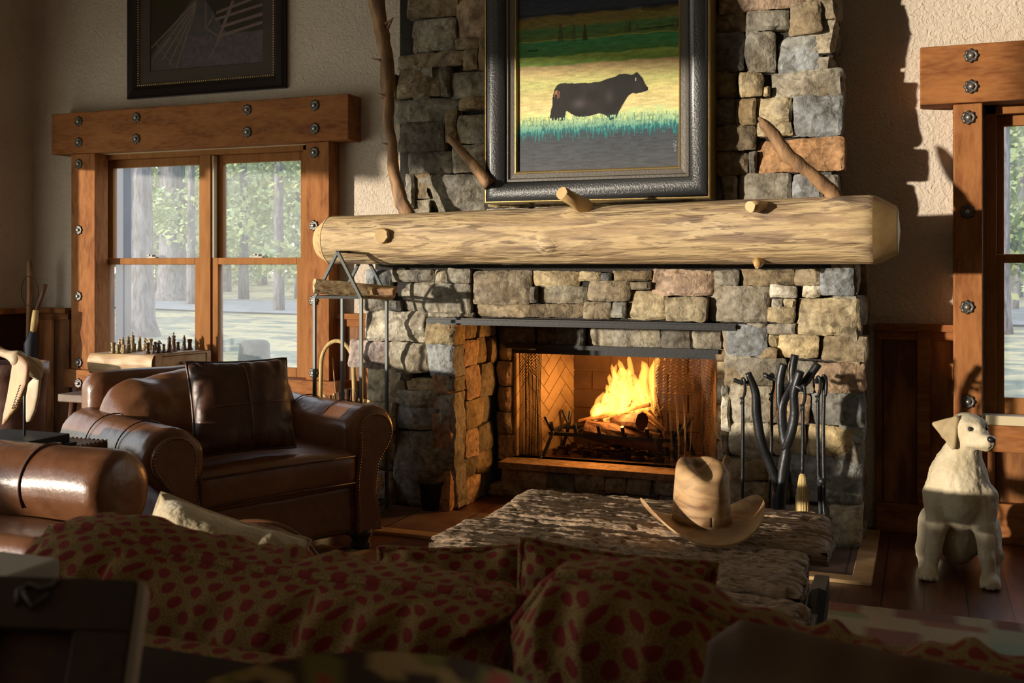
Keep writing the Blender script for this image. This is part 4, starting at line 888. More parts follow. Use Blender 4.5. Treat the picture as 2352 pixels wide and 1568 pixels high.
# ================= PATTERNED SOFA =================
sofa=thing('patterned_sofa','long red dotted gold fabric sofa in the foreground, seen from behind','sofa',(-.45,1.5,0))
RXv=Vector((1,0,0))
def cush(x0,x1,yb,ztop,h,t,seed,edge=None,tilt=.25,w_=1.6,name='back_cushion'):
    C=Vector(((x0+x1)/2,yb,ztop-h/2)); return pillow(name,C,RXv,Vector((0,-tilt,1)),x1-x0,h,t,m_fab,None,None,seed,sofa,wrinkle=w_,nu=90,nv=60,pinch=.04,pipe=.008,edge=edge,puff=.42)
def e1(a):  # loaf-like top line of the left cushion, higher toward its left third
    return .034*math.exp(-((a+.62)/.34)**2)-.42*max(0,-a-.84)-.02*max(0,a-.85)
cush(-1.39,-.50,1.36,.862,.42,.30,1,e1)
cush(-.49,.02,1.30,.885,.42,.26,2,lambda a:.035*math.exp(-((a+.35)/.4)**2)-.35*max(0,-a-.78)-.035*a)
cush(-.12,.80,1.30,.862,.36,.26,4,lambda a:.0)
# back rail, upholstered roll on a wooden back
rl=MB(); 
def rail(a,b):
    x=-1.62+2.7*a; an=2*math.pi*b; return Vector((x,1.115+.050*math.cos(an)+.004*noise.noise(Vector((x*9,an,0))),.775+.030*math.sin(an)))
rl.grid(rail,90,14,uvf=lambda a,b:(2.7*a,.28*b)); obj('back_rail',rl,m_fab,sofa,True)
rb=MB(); rb.grid(lambda a,b:Vector((-1.62+2.7*a,1.085-.01*math.sin(b*3.1),.76-.70*b)),20,10,uvf=lambda a,b:(2.7*a,.7*b)); rb.grid(lambda a,b:Vector((-1.62+2.7*a,1.20,.76-.70*b)),6,6)
obj('outside_back',rb,m_fab,sofa,True)
sb=MB().box(-1.62,1.08,1.10,1.95,.06,.42); obj('seat_base',sb,m_fab,sofa,bevel=.03,bs=4)
for x0,x1 in((-1.38,-.55),(-.54,.24),(.25,.96)):
    C=Vector(((x0+x1)/2,1.66,.47)); pillow('seat_cushion',C,RXv,(0,1,0),x1-x0,.62,.17,m_fab,None,None,int(x0*10),sofa,wrinkle=.6,puff=.3)
for x in(-1.52,.98): pass
am=MB(); am.sdf(lambda P:smin(S_cap(P,(-1.57,1.12,.52),(-1.57,1.9,.52),.085,.085),S_box(P,(-1.57,1.5,.3),(.07,.4,.24),.02),.03),(-1.7,1.0,.04),(-1.44,2.02,.64),.02)
for i,vv in enumerate(am.v): am.uv[i]=(vv.y,vv.z+vv.x)
obj('sofa_arm',am,m_fab,sofa,True)
for x in(-1.5,.95): obj('leg',MB().box(x-.03,x+.03,1.12,1.18,0,.07),m_woodd,sofa)
for x in(-1.5,.95): obj('leg',MB().box(x-.03,x+.03,1.86,1.92,0,.07),m_woodd,sofa)
# loose pillows beyond
def ptop(pxl,pyl,pxr,pyr,d,h,t,name,lab,mtl,seed,tilt=(0,.35,1),cat='pillow',wr_=1.2,**k):
    a=UD(pxl,pyl,d);b=UD(pxr,pyr,d); U=(b-a); w=U.length; V=Vector(tilt); V=(V-U.normalized()*V.dot(U.normalized())).normalized(); return pillow(name,(a+b)/2-V*h/2,U,V,w,h,t,mtl,lab,cat,seed,wrinkle=wr_,**k)
ptop(872,1258,1232,1250,2.05,.30,.10,'sofa_pillow','small red dotted fabric pillow standing at middle of the sofa, left of its larger twin',m_fab,5,(0,.5,1))
ptop(1198,1238,1645,1295,1.95,.32,.15,'sofa_pillow','wide red dotted fabric pillow standing between sofa back and timber table',m_fab,6,(0,.3,1))
ptop(372,1132,712,1240,2.2,.34,.22,'cream_pillow','cream hide pillow leaning behind the left sofa cushion',m_cream,7,(-.1,.5,1),wr_=1.0,pmat=m_cream,pipe=.005)
ptop(548,1200,735,1290,2.5,.34,.2,'round_leather_pillow','smooth brown leather pillow peeking out behind the cream hide pillow',m_leather,8,(0,.2,1),wr_=.4,puff=.6,edge=lambda a:.045*(1-a*a))

# throw over the sofa back, right
th=MB(); 
def thr(a,b):
    px=1612+800*a; py=1442+(px-1690)*.22 if px>1690 else 1442+(1690-px)*.7
    t_=UY(px,py,1.125); x=t_.x; z=t_.z-.42*b**1.2+.0; k=min(1,max(0,(.87-z)/.06)); y=1.155-.02*math.sin(min(1,b*4)*1.57)-.085*k*k*(3-2*k)-.010*noise.noise(Vector((x*16,b*3,2)))
    return Vector((x,y,z))
th.grid(thr,50,24); o=obj('suede_throw',th,mat('brown_suede',(.13,.065,.025),.9,sheen=.3,var=[(8,4,.3,(.08,.04,.015),1)]),None,True,loc=(.15,1.05,.4),label='plain brown suede throw hanging over the right end of the sofa back',cat='throw')
sm=o.modifiers.new('thick','SOLIDIFY'); sm.thickness=.006
# second leather seat at left, back toward us
ls=thing('leather_armchair','smooth brown leather seat with rolled arm cut off by the left edge','armchair',(-2.5,2.3,0))
e_=UY(303,1040,2.73); ls.location=(e_.x-.5,2.70,0)
m=MB(); m.sdf(lambda P:smin(smax(np.hypot((P[:,1]-2.71)*.95,P[:,2]-.575)-.125,np.abs(P[:,0]-e_.x+.55)-.54,.05),S_box(P,(e_.x-.55,2.73,.38),(.53,.08,.25),.04),.05),(e_.x-1.15,2.53,.06),(e_.x+.04,2.89,.74),.018,lambda p:wr(p,.005,5)); obj('arm',m,m_leather,ls,True)
m=MB(); m.sdf(lambda P:S_box(P,(e_.x-.60,2.51,.31),(.56,.14,.17),.06),(e_.x-1.22,2.33,.08),(e_.x+.0,2.69,.52),.018,lambda p:wr(p,.005,5)); obj('seat_cushion',m,m_leather,ls,True)
m=MB(); m.box(e_.x-1.13,e_.x-.06,2.41,2.80,.05,.14); obj('base',m,m_leatherd,ls,bevel=.01)
for x in(e_.x-1.08,e_.x-.12):
    for y in(2.45,2.75): obj('foot',MB().lathe([(.02,0),(.035,.03),(.03,.06)],(x,y,0),12),m_foot,ls,True)
m=MB(); xs=UY(72,1100,2.63).x; m.tube([(xs,2.71-.132*math.cos(R(t)),.575+.127*math.sin(R(t))) for t in range(-30,120,10)],.005,6); obj('seam',m,m_leatherd,ls,True)
# ================= LEATHER SIDE TABLE + SADDLE TREE =================
tz=.60; tc_=UZ(283,1007,tz)+Vector((-.03,-.05,0)); lt=thing('leather_side_table','low leather-topped side table with nailhead edge, left of the armchair','side table',(tc_.x-.35,tc_.y-.22,0))
tx0,tx1,ty0,ty1=tc_.x-.75,tc_.x,tc_.y-.46,tc_.y
obj('table_top',MB().box(tx0,tx1,ty0,ty1,tz-.10,tz),mat('worn_leather_top',(.16,.075,.04),.4,var=[(8,5,.3,(.07,.03,.02),1)],bump=(140,.8,.006,3)),lt,bevel=.008)
nm=MB()
k=0
while k*.022<tx1-tx0: nm.lathe([(.006,0),(.004,.003),(.001,.004)],(tx0+k*.022,ty1-.008,tz),6).lathe([(.006,0),(.004,.003),(.001,.004)],(tx0+k*.022,ty0+.008,tz),6); k+=1
k=0
while k*.022<ty1-ty0: nm.lathe([(.006,0),(.004,.003),(.001,.004)],(tx1-.008,ty0+k*.022,tz),6); k+=1
obj('nailhead_trim',nm,m_nail,lt,kind='stuff')
for x in(tx0+.04,tx1-.04):
    for y in(ty0+.04,ty1-.04): obj('leg',MB().box(x-.03,x+.03,y-.03,y+.03,0,tz-.1),m_woodd,lt,bevel=.004)
# saddle tree sculpture
b0=UZ(56,1008,tz+.03); st=thing('saddle_sculpture','wooden saddle tree mounted on a thin rod over a black block base','sculpture',(b0.x,b0.y,tz))
Zx=lambda px,py,Y=b0.y:UY(px,py,Y)
obj('base_block',MB().box(b0.x-.20,b0.x+.13,b0.y-.10,b0.y+.10,tz+.012,tz+.045),m_black,st,bevel=.003)
obj('base_plinth',MB().box(b0.x-.21,b0.x+.155,b0.y-.11,b0.y+.11,tz,tz+.012),m_black,st)
obj('rod',MB().tube([(b0.x,b0.y,tz+.04),(b0.x,b0.y,Zx(56,850).z)],.005,8),m_steel,st,True)
m_sad=mat('aged_saddle_wood',(.60,.36,.24),.55,vscale=(4,4,1),var=[(4,5,.6,(.62,.42,.16),1),(20,4,.3,(.42,.22,.15),.4)],bump=(30,.3,.003)); m_sadw=mat('bleached_rawhide',(.62,.53,.38),.6,var=[(6,4,.4,(.50,.36,.22),1)],bump=(30,.4,.003))
def blade(name,pl,Y,th_,mt__,bend=.10):
    """a curved board traced by its outline, given real thickness and bend"""
    poly=[UY(x,y,Y) for x,y in pl]; c=sum(poly,Vector())/len(poly); m=MB(); zt_=max(p.z for p in poly)
    K=6; rings=[]
    for s in(-1,1):
        for k in range(K,0,-1):
            f=k/K; rings.append([m.V(Vector((c.x+(p.x-c.x)*f,0,c.z+(p.z-c.z)*f))+Vector((0,Y+s*th_/2*(1-.5*f**6)-bend*((zt_-(c.z+(p.z-c.z)*f))/.3)**2,0))) for p in poly])
        if s<0: ci=m.V((c.x,Y-th_/2-bend*((zt_-c.z)/.3)**2,c.z)); a_r=rings[-1]; m.F
        if s<0: [m.F(ci,a_r[j],a_r[(j+1)%len(poly)]) for j in range(len(poly))]
        else:
            ci=m.V((c.x,Y+th_/2-bend*((zt_-c.z)/.3)**2,c.z)); a_r=rings[-1]; [m.F(ci,a_r[(j+1)%len(poly)],a_r[j]) for j in range(len(poly))]
    n_=len(poly)
    for g0 in(0,K):
        for k in range(K-1):
            for j in range(n_): m.F(rings[g0+k][j],rings[g0+k][(j+1)%n_],rings[g0+k+1][(j+1)%n_],rings[g0+k+1][j])
    for j in range(n_): m.F(rings[0][j],rings[K][j],rings[K][(j+1)%n_],rings[0][(j+1)%n_])
    return obj(name,m,mt__,st,True)
bl1=blade('left_bar',[(28,815),(36,812),(52,820),(66,832),(68,845),(66,880),(58,905),(50,935),(36,955),(30,966),(22,972),(21,950),(24,910),(27,870),(30,840)],b0.y-.05,.018,m_sad,.04)
blade('right_bar',[(66,880),(92,855),(92,880),(88,910),(78,945),(64,968),(56,970),(55,950),(60,910)],b0.y+.06,.016,m_sadw,-.03)
m=MB(); g_=lambda x,y,dy=0:UY(x,y,b0.y+dy)
m.sdf(lambda P:smin(smin(S_cap(P,g_(-4,806),g_(12,812),.020,.012),S_cap(P,g_(12,812),g_(40,822),.012,.03),.02),smin(S_cap(P,g_(40,826,-.04),g_(80,842,.04),.028,.030),S_cap(P,g_(76,845,.03),g_(86,862,.05),.032,.018),.02),.02),(b0.x-.22,b0.y-.14,Zx(0,880).z),(b0.x+.14,b0.y+.14,Zx(0,788).z),.006); obj('tree_bridge',m,m_sadw,st,True)
m=MB(); m.tube([g_(62,818,-.03),g_(75,826,0),(g_(90,840,.02)),g_(106,859,.03)],[.004,.004,.003,.001],6); obj('thong',m,m_sadw,st,True)
for k in range(8):
    pass
lc=MB()
for k in range(9): p=UY(29+k*2.1,938-k*6.2,b0.y-.05-.028); lc.tube([p+Vector((-.004,-.0,0)),p+Vector((.003,-.004,.004)),p+Vector((.005,0,.008))],.0018,5)
obj('lacing',lc,m_leatherd,st)
# tall leather bin in the corner
bc_=UY(30,1000,4.7); tb=thing('leather_bin','tall round dark brown leather bin in the left corner holding canes','bin',(bc_.x+.02,4.7,0))
tb_z=UY(30,832,4.7).z
m=MB().lathe([(.17,0),(.18,.05),(.182,.3),(.186,.5),(.195,tb_z-.08),(.205,tb_z-.075),(.205,tb_z-.0),(.18,tb_z),(.17,tb_z-.04),(.16,.10)],(bc_.x-.01,4.7,0),40); obj('bin_body',m,mat('mottled_leather',(.14,.06,.035),.5,var=[(5,5,.8,(.06,.025,.018),1),(9,4,.5,(.24,.12,.08),.4)],bump=(18,.4,.01)),tb,True)
# canes and umbrella
cyy=5.28
def cane(name,lab,pts,rad,mt__,cat='walking stick'):
    P=[UY(a,b,Y) for a,b,Y in pts]; P[-1].z=0; return obj(name,MB().tube(P,rad,12,jit=.12),mt__,None,True,loc=P[-1],label=lab,cat=cat)
f0=UY(66,1020,cyy)
w1=cane('walking_stick','straight wooden walking stick with leather loop in the left corner',[(68,598,cyy),(68,660,cyy),(66,720,cyy),(64,800,cyy),(62,1040,cyy)],[.018,.016,.016,.014,.011],m_branch)
obj('wrist_loop',MB().tube([UY(66+math.sin(a)*16*(1-.0)+(6 if math.sin(a)>0 else -1)*abs(math.sin(a)),668+34*-math.cos(a),cyy-.02) for a in [k*2*math.pi/24 for k in range(25)]],.0025,5,False),m_bark,w1,True)
cane('walking_stick','short dark wooden cane leaning right in the left corner',[(104,653,cyy-.04),(96,680,cyy-.04),(86,705,cyy-.04),(74,800,cyy-.03),(70,1040,cyy)],[.016,.014,.013,.013,.011],m_woodd)
um=thing('umbrella','closed black umbrella with wrapped tan grip standing in the left corner','umbrella',Vector((UY(74,1000,cyy-.1).x,cyy-.1,0)))
obj('grip',MB().tube([UY(82,712,cyy-.1),UY(80,735,cyy-.1),UY(76,762,cyy-.1)],[.018,.022,.020],14,jit=.1),m_straw,um,True)
obj('canopy',MB().tube([UY(76,760,cyy-.1),UY(73,790,cyy-.1),UY(70,840,cyy-.1),Vector((UY(68,1000,cyy-.1).x,cyy-.1,0))],[.022,.040,.046,.02],14,jit=.5),mat('black_cloth',(.02,.021,.028),.8),um,True)
# ================= CHESS TABLE =================
ztp=.77; A0=UZ(357,815,ztp); dv=Vector((.205,.979,0)); lv=Vector((-.995,-.05,0))
ct=thing('slab_chess_table','live-edge slab side table with a drawer under the chess set','side table',(A0.x-.2,A0.y+.2,0))
Wd,Dp=.47,.42; nrm=Vector((0,0,1))
def cp(u,v,z): return A0+lv*u+dv*v+Vector((0,0,z))
m=MB(); N1=14
def slab(a,b):
    u=-.0+Wd*a; an=-math.pi/2+math.pi*b; return cp(u,-.028*math.cos(an)*1.0-.012*noise.noise(Vector((u*9,an,1))),-.062+.062*math.sin(an)) 
m.grid(slab,30,12)
m.grid(lambda a,b:cp(Wd*a,Dp*b,0),8,8); m.grid(lambda a,b:cp(Wd*a,Dp*b,-.124),4,4); m.grid(lambda a,b:cp(Wd,Dp*a,-.124*b),4,4); m.grid(lambda a,b:cp(Wd*a,Dp,-.124*b),4,4)
for v0,v1 in((0,.05),(Dp-.03,Dp)): m.prism([(v0,-.124),(v1,-.124),(v1,0),(v0,0)],A0,dv,(0,0,1),lv,0,.03)
m.prism([(0.05,-.012),(Dp-.03,-.012),(Dp-.03,0),(.05,0)],A0,dv,(0,0,1),lv,0,.03)
obj('slab_top',m,m_wood,ct)
dr=MB(); dr.prism([(.056,-.118),(Dp-.036,-.118),(Dp-.036,-.016),(.056,-.016)],A0,dv,(0,0,1),lv,.004,.35); dro=obj('drawer',dr,m_wood,ct)
obj('drawer_pull',MB().bx(A0+dv*.22+Vector((0,0,-.06))-lv*.012,(.045,.010,.008),(dv,Vector(lv),nrm)),m_woodd,dro,bevel=.003)
for u,v in((.05,.05),(Wd-.05,.05),(.06,Dp-.06),(Wd-.06,Dp-.06)):
    a=cp(u,v,-.124); b=cp(u+(-.03 if u<.2 else .03),v+(-.0 if v<.2 else .02),-ztp); obj('leg',MB().tube([a,b],[.026,.018],12,jit=.1),m_branch,ct,True)
# chess pieces, turned
m_chl=mat('olive_wood_piece',(.27,.19,.08),.35); m_chd=mat('walnut_piece',(.09,.05,.028),.35)
PR=dict(
 pawn=[(.0125,0),(.013,.004),(.010,.007),(.0085,.012),(.0065,.022),(.009,.026),(.0055,.028),(.0088,.034),(.007,.040),(.001,.043)],
 rook=[(.0145,0),(.015,.005),(.011,.009),(.0095,.014),(.0085,.034),(.0115,.038),(.009,.040),(.012,.043),(.012,.052),(.008,.052),(.008,.048)],
 bishop=[(.0145,0),(.015,.005),(.011,.009),(.010,.014),(.0068,.040),(.0105,.044),(.006,.047),(.0085,.054),(.0065,.062),(.0025,.067),(.0038,.069),(.0030,.072),(.0005,.074)],
 queen=[(.0155,0),(.016,.005),(.012,.010),(.011,.018),(.0072,.050),(.0115,.054),(.0065,.057),(.010,.068),(.0075,.070),(.003,.072),(.0038,.075),(.0005,.078)],
 king=[(.016,0),(.0165,.005),(.012,.010),(.0112,.018),(.0076,.054),(.012,.058),(.0068,.061),(.0105,.073),(.007,.077),(.0020,.078),(.0020,.084),(.0045,.085),(.0045,.088),(.0018,.089),(.0018,.094),(.0005,.094)],
 knight=[(.0145,0),(.015,.005),(.011,.009),(.0095,.016),(.008,.026),(.0105,.030),(.006,.032)])
protos={}
def piece(kind,px,py,dark,lab):
    p=UZ(px,py,ztp+.0); p.z=ztp; key=(kind,dark); s=1.3
    if key not in protos:
        mb=MB(); mb.lathe([(r*s,z*s) for r,z in PR[kind]],p,16)
        o=obj('chess_'+kind,mb,m_chd if dark else m_chl,None,True,loc=p,label=lab,cat='chess piece',group='chess pieces on the slab table')
        if kind=='knight':
            h=MB(); q=lambda a,b,c=0:p+Vector((a,c,b))*s
            h.sdf(lambda P:smin(smin(S_cap(P,q(.001,.030),q(-.003,.046),.010,.008),S_cap(P,q(-.004,.048),q(.0,.056),.0085,.007),.004),S_cap(P,q(.002,.054),q(.014,.046),.0075,.0045),.004),p+Vector((-.03,-.03,.03)),p+Vector((.035,.03,.095)),.0022)
            obj('horse_head',h,m_chd if dark else m_chl,o,True)
        protos[key]=o
    else:
        o=dup(protos[key],p); o['label']=lab
row=[('rook',260,811,0,'light wooden rook at the far left end of the chess set'),('knight',275,808,0,'light wooden knight between the left rook and the tall pieces'),('bishop',282,809,0,'light wooden bishop behind the second pawn from the left'),('queen',295,808,0,'light wooden queen left of the tallest light piece'),('king',305,806,0,'light wooden king, tallest light chess piece'),('bishop',321,806,0,'light wooden bishop right of the light king'),('knight',333,804,0,'light wooden knight in the middle rear of the chess set'),('rook',346,802,0,'light wooden rook at the rear middle of the board'),
('pawn',271,811,0,'light pawn nearest the left rook'),('pawn',285,811,0,'light pawn second from the left'),('pawn',297,810,0,'light pawn in front of the light queen'),('pawn',309,808,0,'light pawn in front of the light king'),
('rook',339,812,1,'dark wooden rook at the front corner of the board'),('pawn',352,812,1,'dark pawn right of the front corner rook'),('knight',365,811,1,'dark wooden knight with carved head at front right'),('pawn',376,810,1,'dark pawn right of the dark knight'),('queen',389,809,1,'dark wooden queen left of the tallest dark piece'),('king',399,807,1,'dark wooden king, tallest piece on the right'),('pawn',409,804,1,'dark pawn just right of the dark king'),('bishop',423,804,1,'dark wooden bishop between the dark king and last rook'),('rook',436,803,1,'dark wooden rook at the far right end of the chess set'),('pawn',357,804,1,'dark pawn behind the dark knight')]
for k,x,y,d,l in row: piece(k,x,y,d,l)
for o in protos.values(): pass
# ================= STOOL =================
zs=UY(180,920,4.75).z; s0=UY(180,915,4.72)
sx0,sx1=UY(132,925,4.6).x,UY(232,925,4.6).x; stl=thing('wooden_stool','small worn wooden stool left of the armchair below the window','stool',((sx0+sx1)/2,4.7,0)); zs=UY(190,926,4.6).z
obj('seat',MB().box(sx0,sx1+.03,4.6,4.86,zs,zs+.045),mat('worn_stool_wood',(.20,.13,.08),.6,var=[(8,5,.4,(.10,.06,.04),1)],bump=(25,.5,.004)),stl,bevel=.006)
for x,dx in((sx0+.07,-.05),(sx1-.03,.05)):
    for y,dy in((4.65,-.03),(4.81,.03)): obj('leg',MB().tube([(x,y,zs),(x+dx*1.2,y+dy,0)],[.022,.016],10),m_woodd,stl,True)
# ================= LOG HOLDER RACK =================
rk=thing('log_holder','tall house-shaped steel log holder left of the fireplace','log rack',(-2.70,4.62,0))
RA=UD(776,700,5.26); RB=UD(841,700,5.60); ri=Vector((RB.x-RA.x,RB.y-RA.y,0)); L_=ri.length; ri.normalize(); rp_=Vector((ri.y,-ri.x,0)); hw=.128; ze=1.145; za=1.375; w_=.016
A_=Vector((RA.x,RA.y,0)); B_=Vector((RB.x,RB.y,0)); B_=A_+ri*.33
zz_=Vector((0,0,1))
for c in(A_,B_):
    for s in(-1,1): obj('post',MB().bar(c+rp_*hw*s,c+rp_*hw*s+zz_*ze,w_),m_steel,rk,bevel=.002)
    for s in(-1,1): obj('gable_bar',MB().bar(c+rp_*hw*s+zz_*(ze-.005),c+zz_*za,w_),m_steel,rk,bevel=.002)
fr=MB(); fr.bar(A_+zz_*za,B_+zz_*za,w_*1.6,w_*.7); obj('ridge_bar',fr,m_black,rk)
for s in(-1,1): obj('eave_bar',MB().bar(A_+rp_*hw*s+zz_*ze,B_+rp_*hw*s+zz_*ze,w_),m_steel,rk)
obj('eave_bar',MB().bar(A_-rp_*hw+zz_*ze,A_+rp_*hw+zz_*ze,w_*.8),m_black,rk); obj('eave_bar',MB().bar(B_-rp_*hw+zz_*ze,B_+rp_*hw+zz_*ze,w_*.8),m_black,rk)
for z in(.06,):
    fr=MB()
    for a,b in((A_-rp_*hw,A_+rp_*hw),(B_-rp_*hw,B_+rp_*hw),(A_-rp_*hw,B_-rp_*hw),(A_+rp_*hw,B_+rp_*hw)): fr.bar(a+zz_*z,b+zz_*z,w_)
    for k in range(1,4): fr.bar(A_+ri*.083*k-rp_*hw+zz_*z,A_+ri*.083*k+rp_*hw+zz_*z,w_)
    obj('base_frame',fr,m_steel,rk)
hk=MB(); 
for f in(.45,.6): hk.tube([A_+ri*.33*f+zz_*(za+.02),A_+ri*.33*f+zz_*(za+.01)+rp_*.012,A_+ri*.33*f+zz_*(za-.012)+rp_*.02],.004,6)
obj('ridge_hook',hk,m_black,rk)
def firewood(c,ax,L,r,lab,seed,sides=5,mt1=None,nm='split_log'):
    ax=Vector(ax).normalized(); u=ax.orthogonal().normalized(); v=ax.cross(u); rn=random.Random(seed); an=sorted([rn.uniform(0,1)*.5/sides+k/sides for k in range(sides)]); rr=[r*rn.uniform(.7,1.15) for _ in an]
    m=MB(); rings=[]; K=14
    sec=[]
    for k in range(sides):
        for t in(0,.33,.66):
            a0=an[k];a1=an[(k+1)%sides]+(1 if k==sides-1 else 0); p0=Vector((math.cos(a0*6.283),math.sin(a0*6.283)))*rr[k]; p1=Vector((math.cos(a1*6.283),math.sin(a1*6.283)))*rr[(k+1)%sides]; sec.append(p0.lerp(p1,t))
    for i in range(K+1):
        t=i/K-.5
        rings.append([m.V(Vector(c)+ax*(L*t+(.012*noise.noise(Vector((j*3.1,seed,i//K))) if i in(0,K) else 0))+u*(q.x*(1+.12*noise.noise(Vector((t*7*L*3,j*.9,seed)))))+v*(q.y*(1+.12*noise.noise(Vector((t*7*L*3,j*.9,seed+5)))))) for j,q in enumerate(sec)])
    for i in range(K):
        for j in range(len(sec)): m.F(rings[i][j],rings[i][(j+1)%len(sec)],rings[i+1][(j+1)%len(sec)],rings[i+1][j])
    m.F(*rings[0]);m.F(*rings[-1][::-1])
    return obj(nm,m,mt1 or m_split,None,loc=Vector(c)-Vector((0,0,r)),label=lab,cat='firewood')
m_split=mat('split_firewood',(.62,.46,.26),.7,vscale=(2,2,9),var=[(4,6,.8,(.40,.22,.10),1,.5,.66)],bump=(12,.6,.006))
pl=UD(722,655,5.22); pr_=UD(905,672,5.36)
firewood((pl+pr_)/2+Vector((0,0,.0)),pr_-pl,(pr_-pl).length,.043,'long pale split log resting across the top bars of the steel rack',21)
firewood(UD(865,668,5.32)+Vector((0,-.03,-.002)),(1,.1,0),.22,.024,'short orange splinter of wood beside the pale log on the rack',22,4,m_kind,'wood_splinter')
for k,(x,y) in enumerate(((0,.09),(-.05,.15),(.05,.16),(.0,.22),(-.05,.29),(.05,.31),(.0,.38),(-.04,.45),(.05,.47))):
    firewood(A_+ri*.165+rp_*x*1.1+zz_*(y),ri,.36,.048,'split firewood log stacked low in the steel rack, %s'%['lowest of the stack','second layer left','second layer right','third layer','fourth layer left','fourth layer right','middle near top','top left of stack','top right of stack'][k],40+k)
# kindling basket with tall hoop handle
kb=UY(788,1000,5.28); bk=thing('kindling_basket','wicker basket with tall bent wood hoop handle behind the steel rack','basket',(kb.x,5.28,0))
zb_=UY(788,922,5.28).z; obj('basket_body',MB().lathe([(.13,0),(.15,.2),(.165,zb_-.02),(.172,zb_),(.16,zb_),(.14,.2),(.12,.03)],(kb.x,5.28,0),28,mod=lambda a,r,z:1+.012*math.sin(a*28*3.14)),m_straw,bk)
hx0,hx1=UY(738,900,5.28).x,UY(812,900,5.28).x; hz=UY(780,783,5.28).z; hp=[]
for k in range(19): a=math.pi*k/18; hp.append(Vector(((hx0+hx1)/2-(hx1-hx0)/2*math.cos(a),5.28,hz-.14+.14*math.sin(a))))
obj('hoop_handle',MB().tube([Vector((hx0-.01,5.28,zb_-.1))]+hp+[Vector((hx1+.01,5.28,zb_-.1))],.012,8,jit=.2),m_straw,bk,True)
for k,(px,py,r,mt1) in enumerate(((745,905,.010,m_straw),(757,908,.012,m_kind),(768,903,.011,m_straw),(779,900,.016,m_char),(797,893,.013,m_char),(808,892,.014,m_char),(818,898,.012,m_char))):
    t=UY(px,py,5.24+.02*(k%3)); obj('kindling_stick',MB().tube([t,(kb.x+(t.x-kb.x)*.5,5.27,.25)],r,7,jit=.3,seed=k),mt1,None,loc=(t.x,5.27,.25),label=['thin tan stick at left edge of the basket','brown stick second from left in the basket','pale stick in the middle left of the basket','thick charred stick in the middle of the basket','charred stick right of centre in the basket','blackened stick with broad end in the basket','charred stick at right edge of the basket'][k],cat='kindling')
t=UY(814,862,5.34); obj('tall_stick',MB().tube([t,UY(820,930,5.30),(kb.x+.08,5.27,.2)],.012,8,jit=.3),m_branch,None,True,loc=(kb.x+.08,5.27,.2),label='tall bare stick standing up from the basket beside the stonework',cat='stick')
t=UY(764,822,5.34); obj('thin_twig',MB().tube([t,UY(768,870,5.32),UY(772,905,5.30)],.004,6,jit=.3),m_branch,None,True,loc=UY(772,905,5.30),label='very thin twig rising inside the basket hoop',cat='stick')
# bucket
bq=UZ(991,1174,0); bu=thing('black_bucket','small black metal bucket on the hearth by the left pier','bucket',bq); bh=UY(991,1105,bq.y).z
obj('pail',MB().lathe([(.045,0),(.05,.005),(.068,bh),(.071,bh+.002),(.071,bh-.006),(.064,bh-.006),(.046,.01)],bq,32),m_black,bu,True)
for s in(-1,1): obj('handle_ear',MB().box(bq.x+s*.070-.005,bq.x+s*.070+.005,bq.y-.01,bq.y+.01,bh-.02,bh+.006),m_black,bu)
# hearth tiles and their wooden border
hx1_=UZ(1985,1340,0); hx0_=-3.0
tag(obj('trim_9',MB().box(hx0_,hx1_.x-.05,hx1_.y+.05,FY+.02,0,.013),m_tile,loc=(0,0,0)),kind='structure')
tag(obj('trim_10',MB().box(hx0_,hx1_.x+.03,hx1_.y-.03,hx1_.y+.05,0,.016).box(hx1_.x-.05,hx1_.x+.03,hx1_.y+.05,5.4,0,.016),m_wood,loc=(0,0,0),bevel=.003),kind='structure')
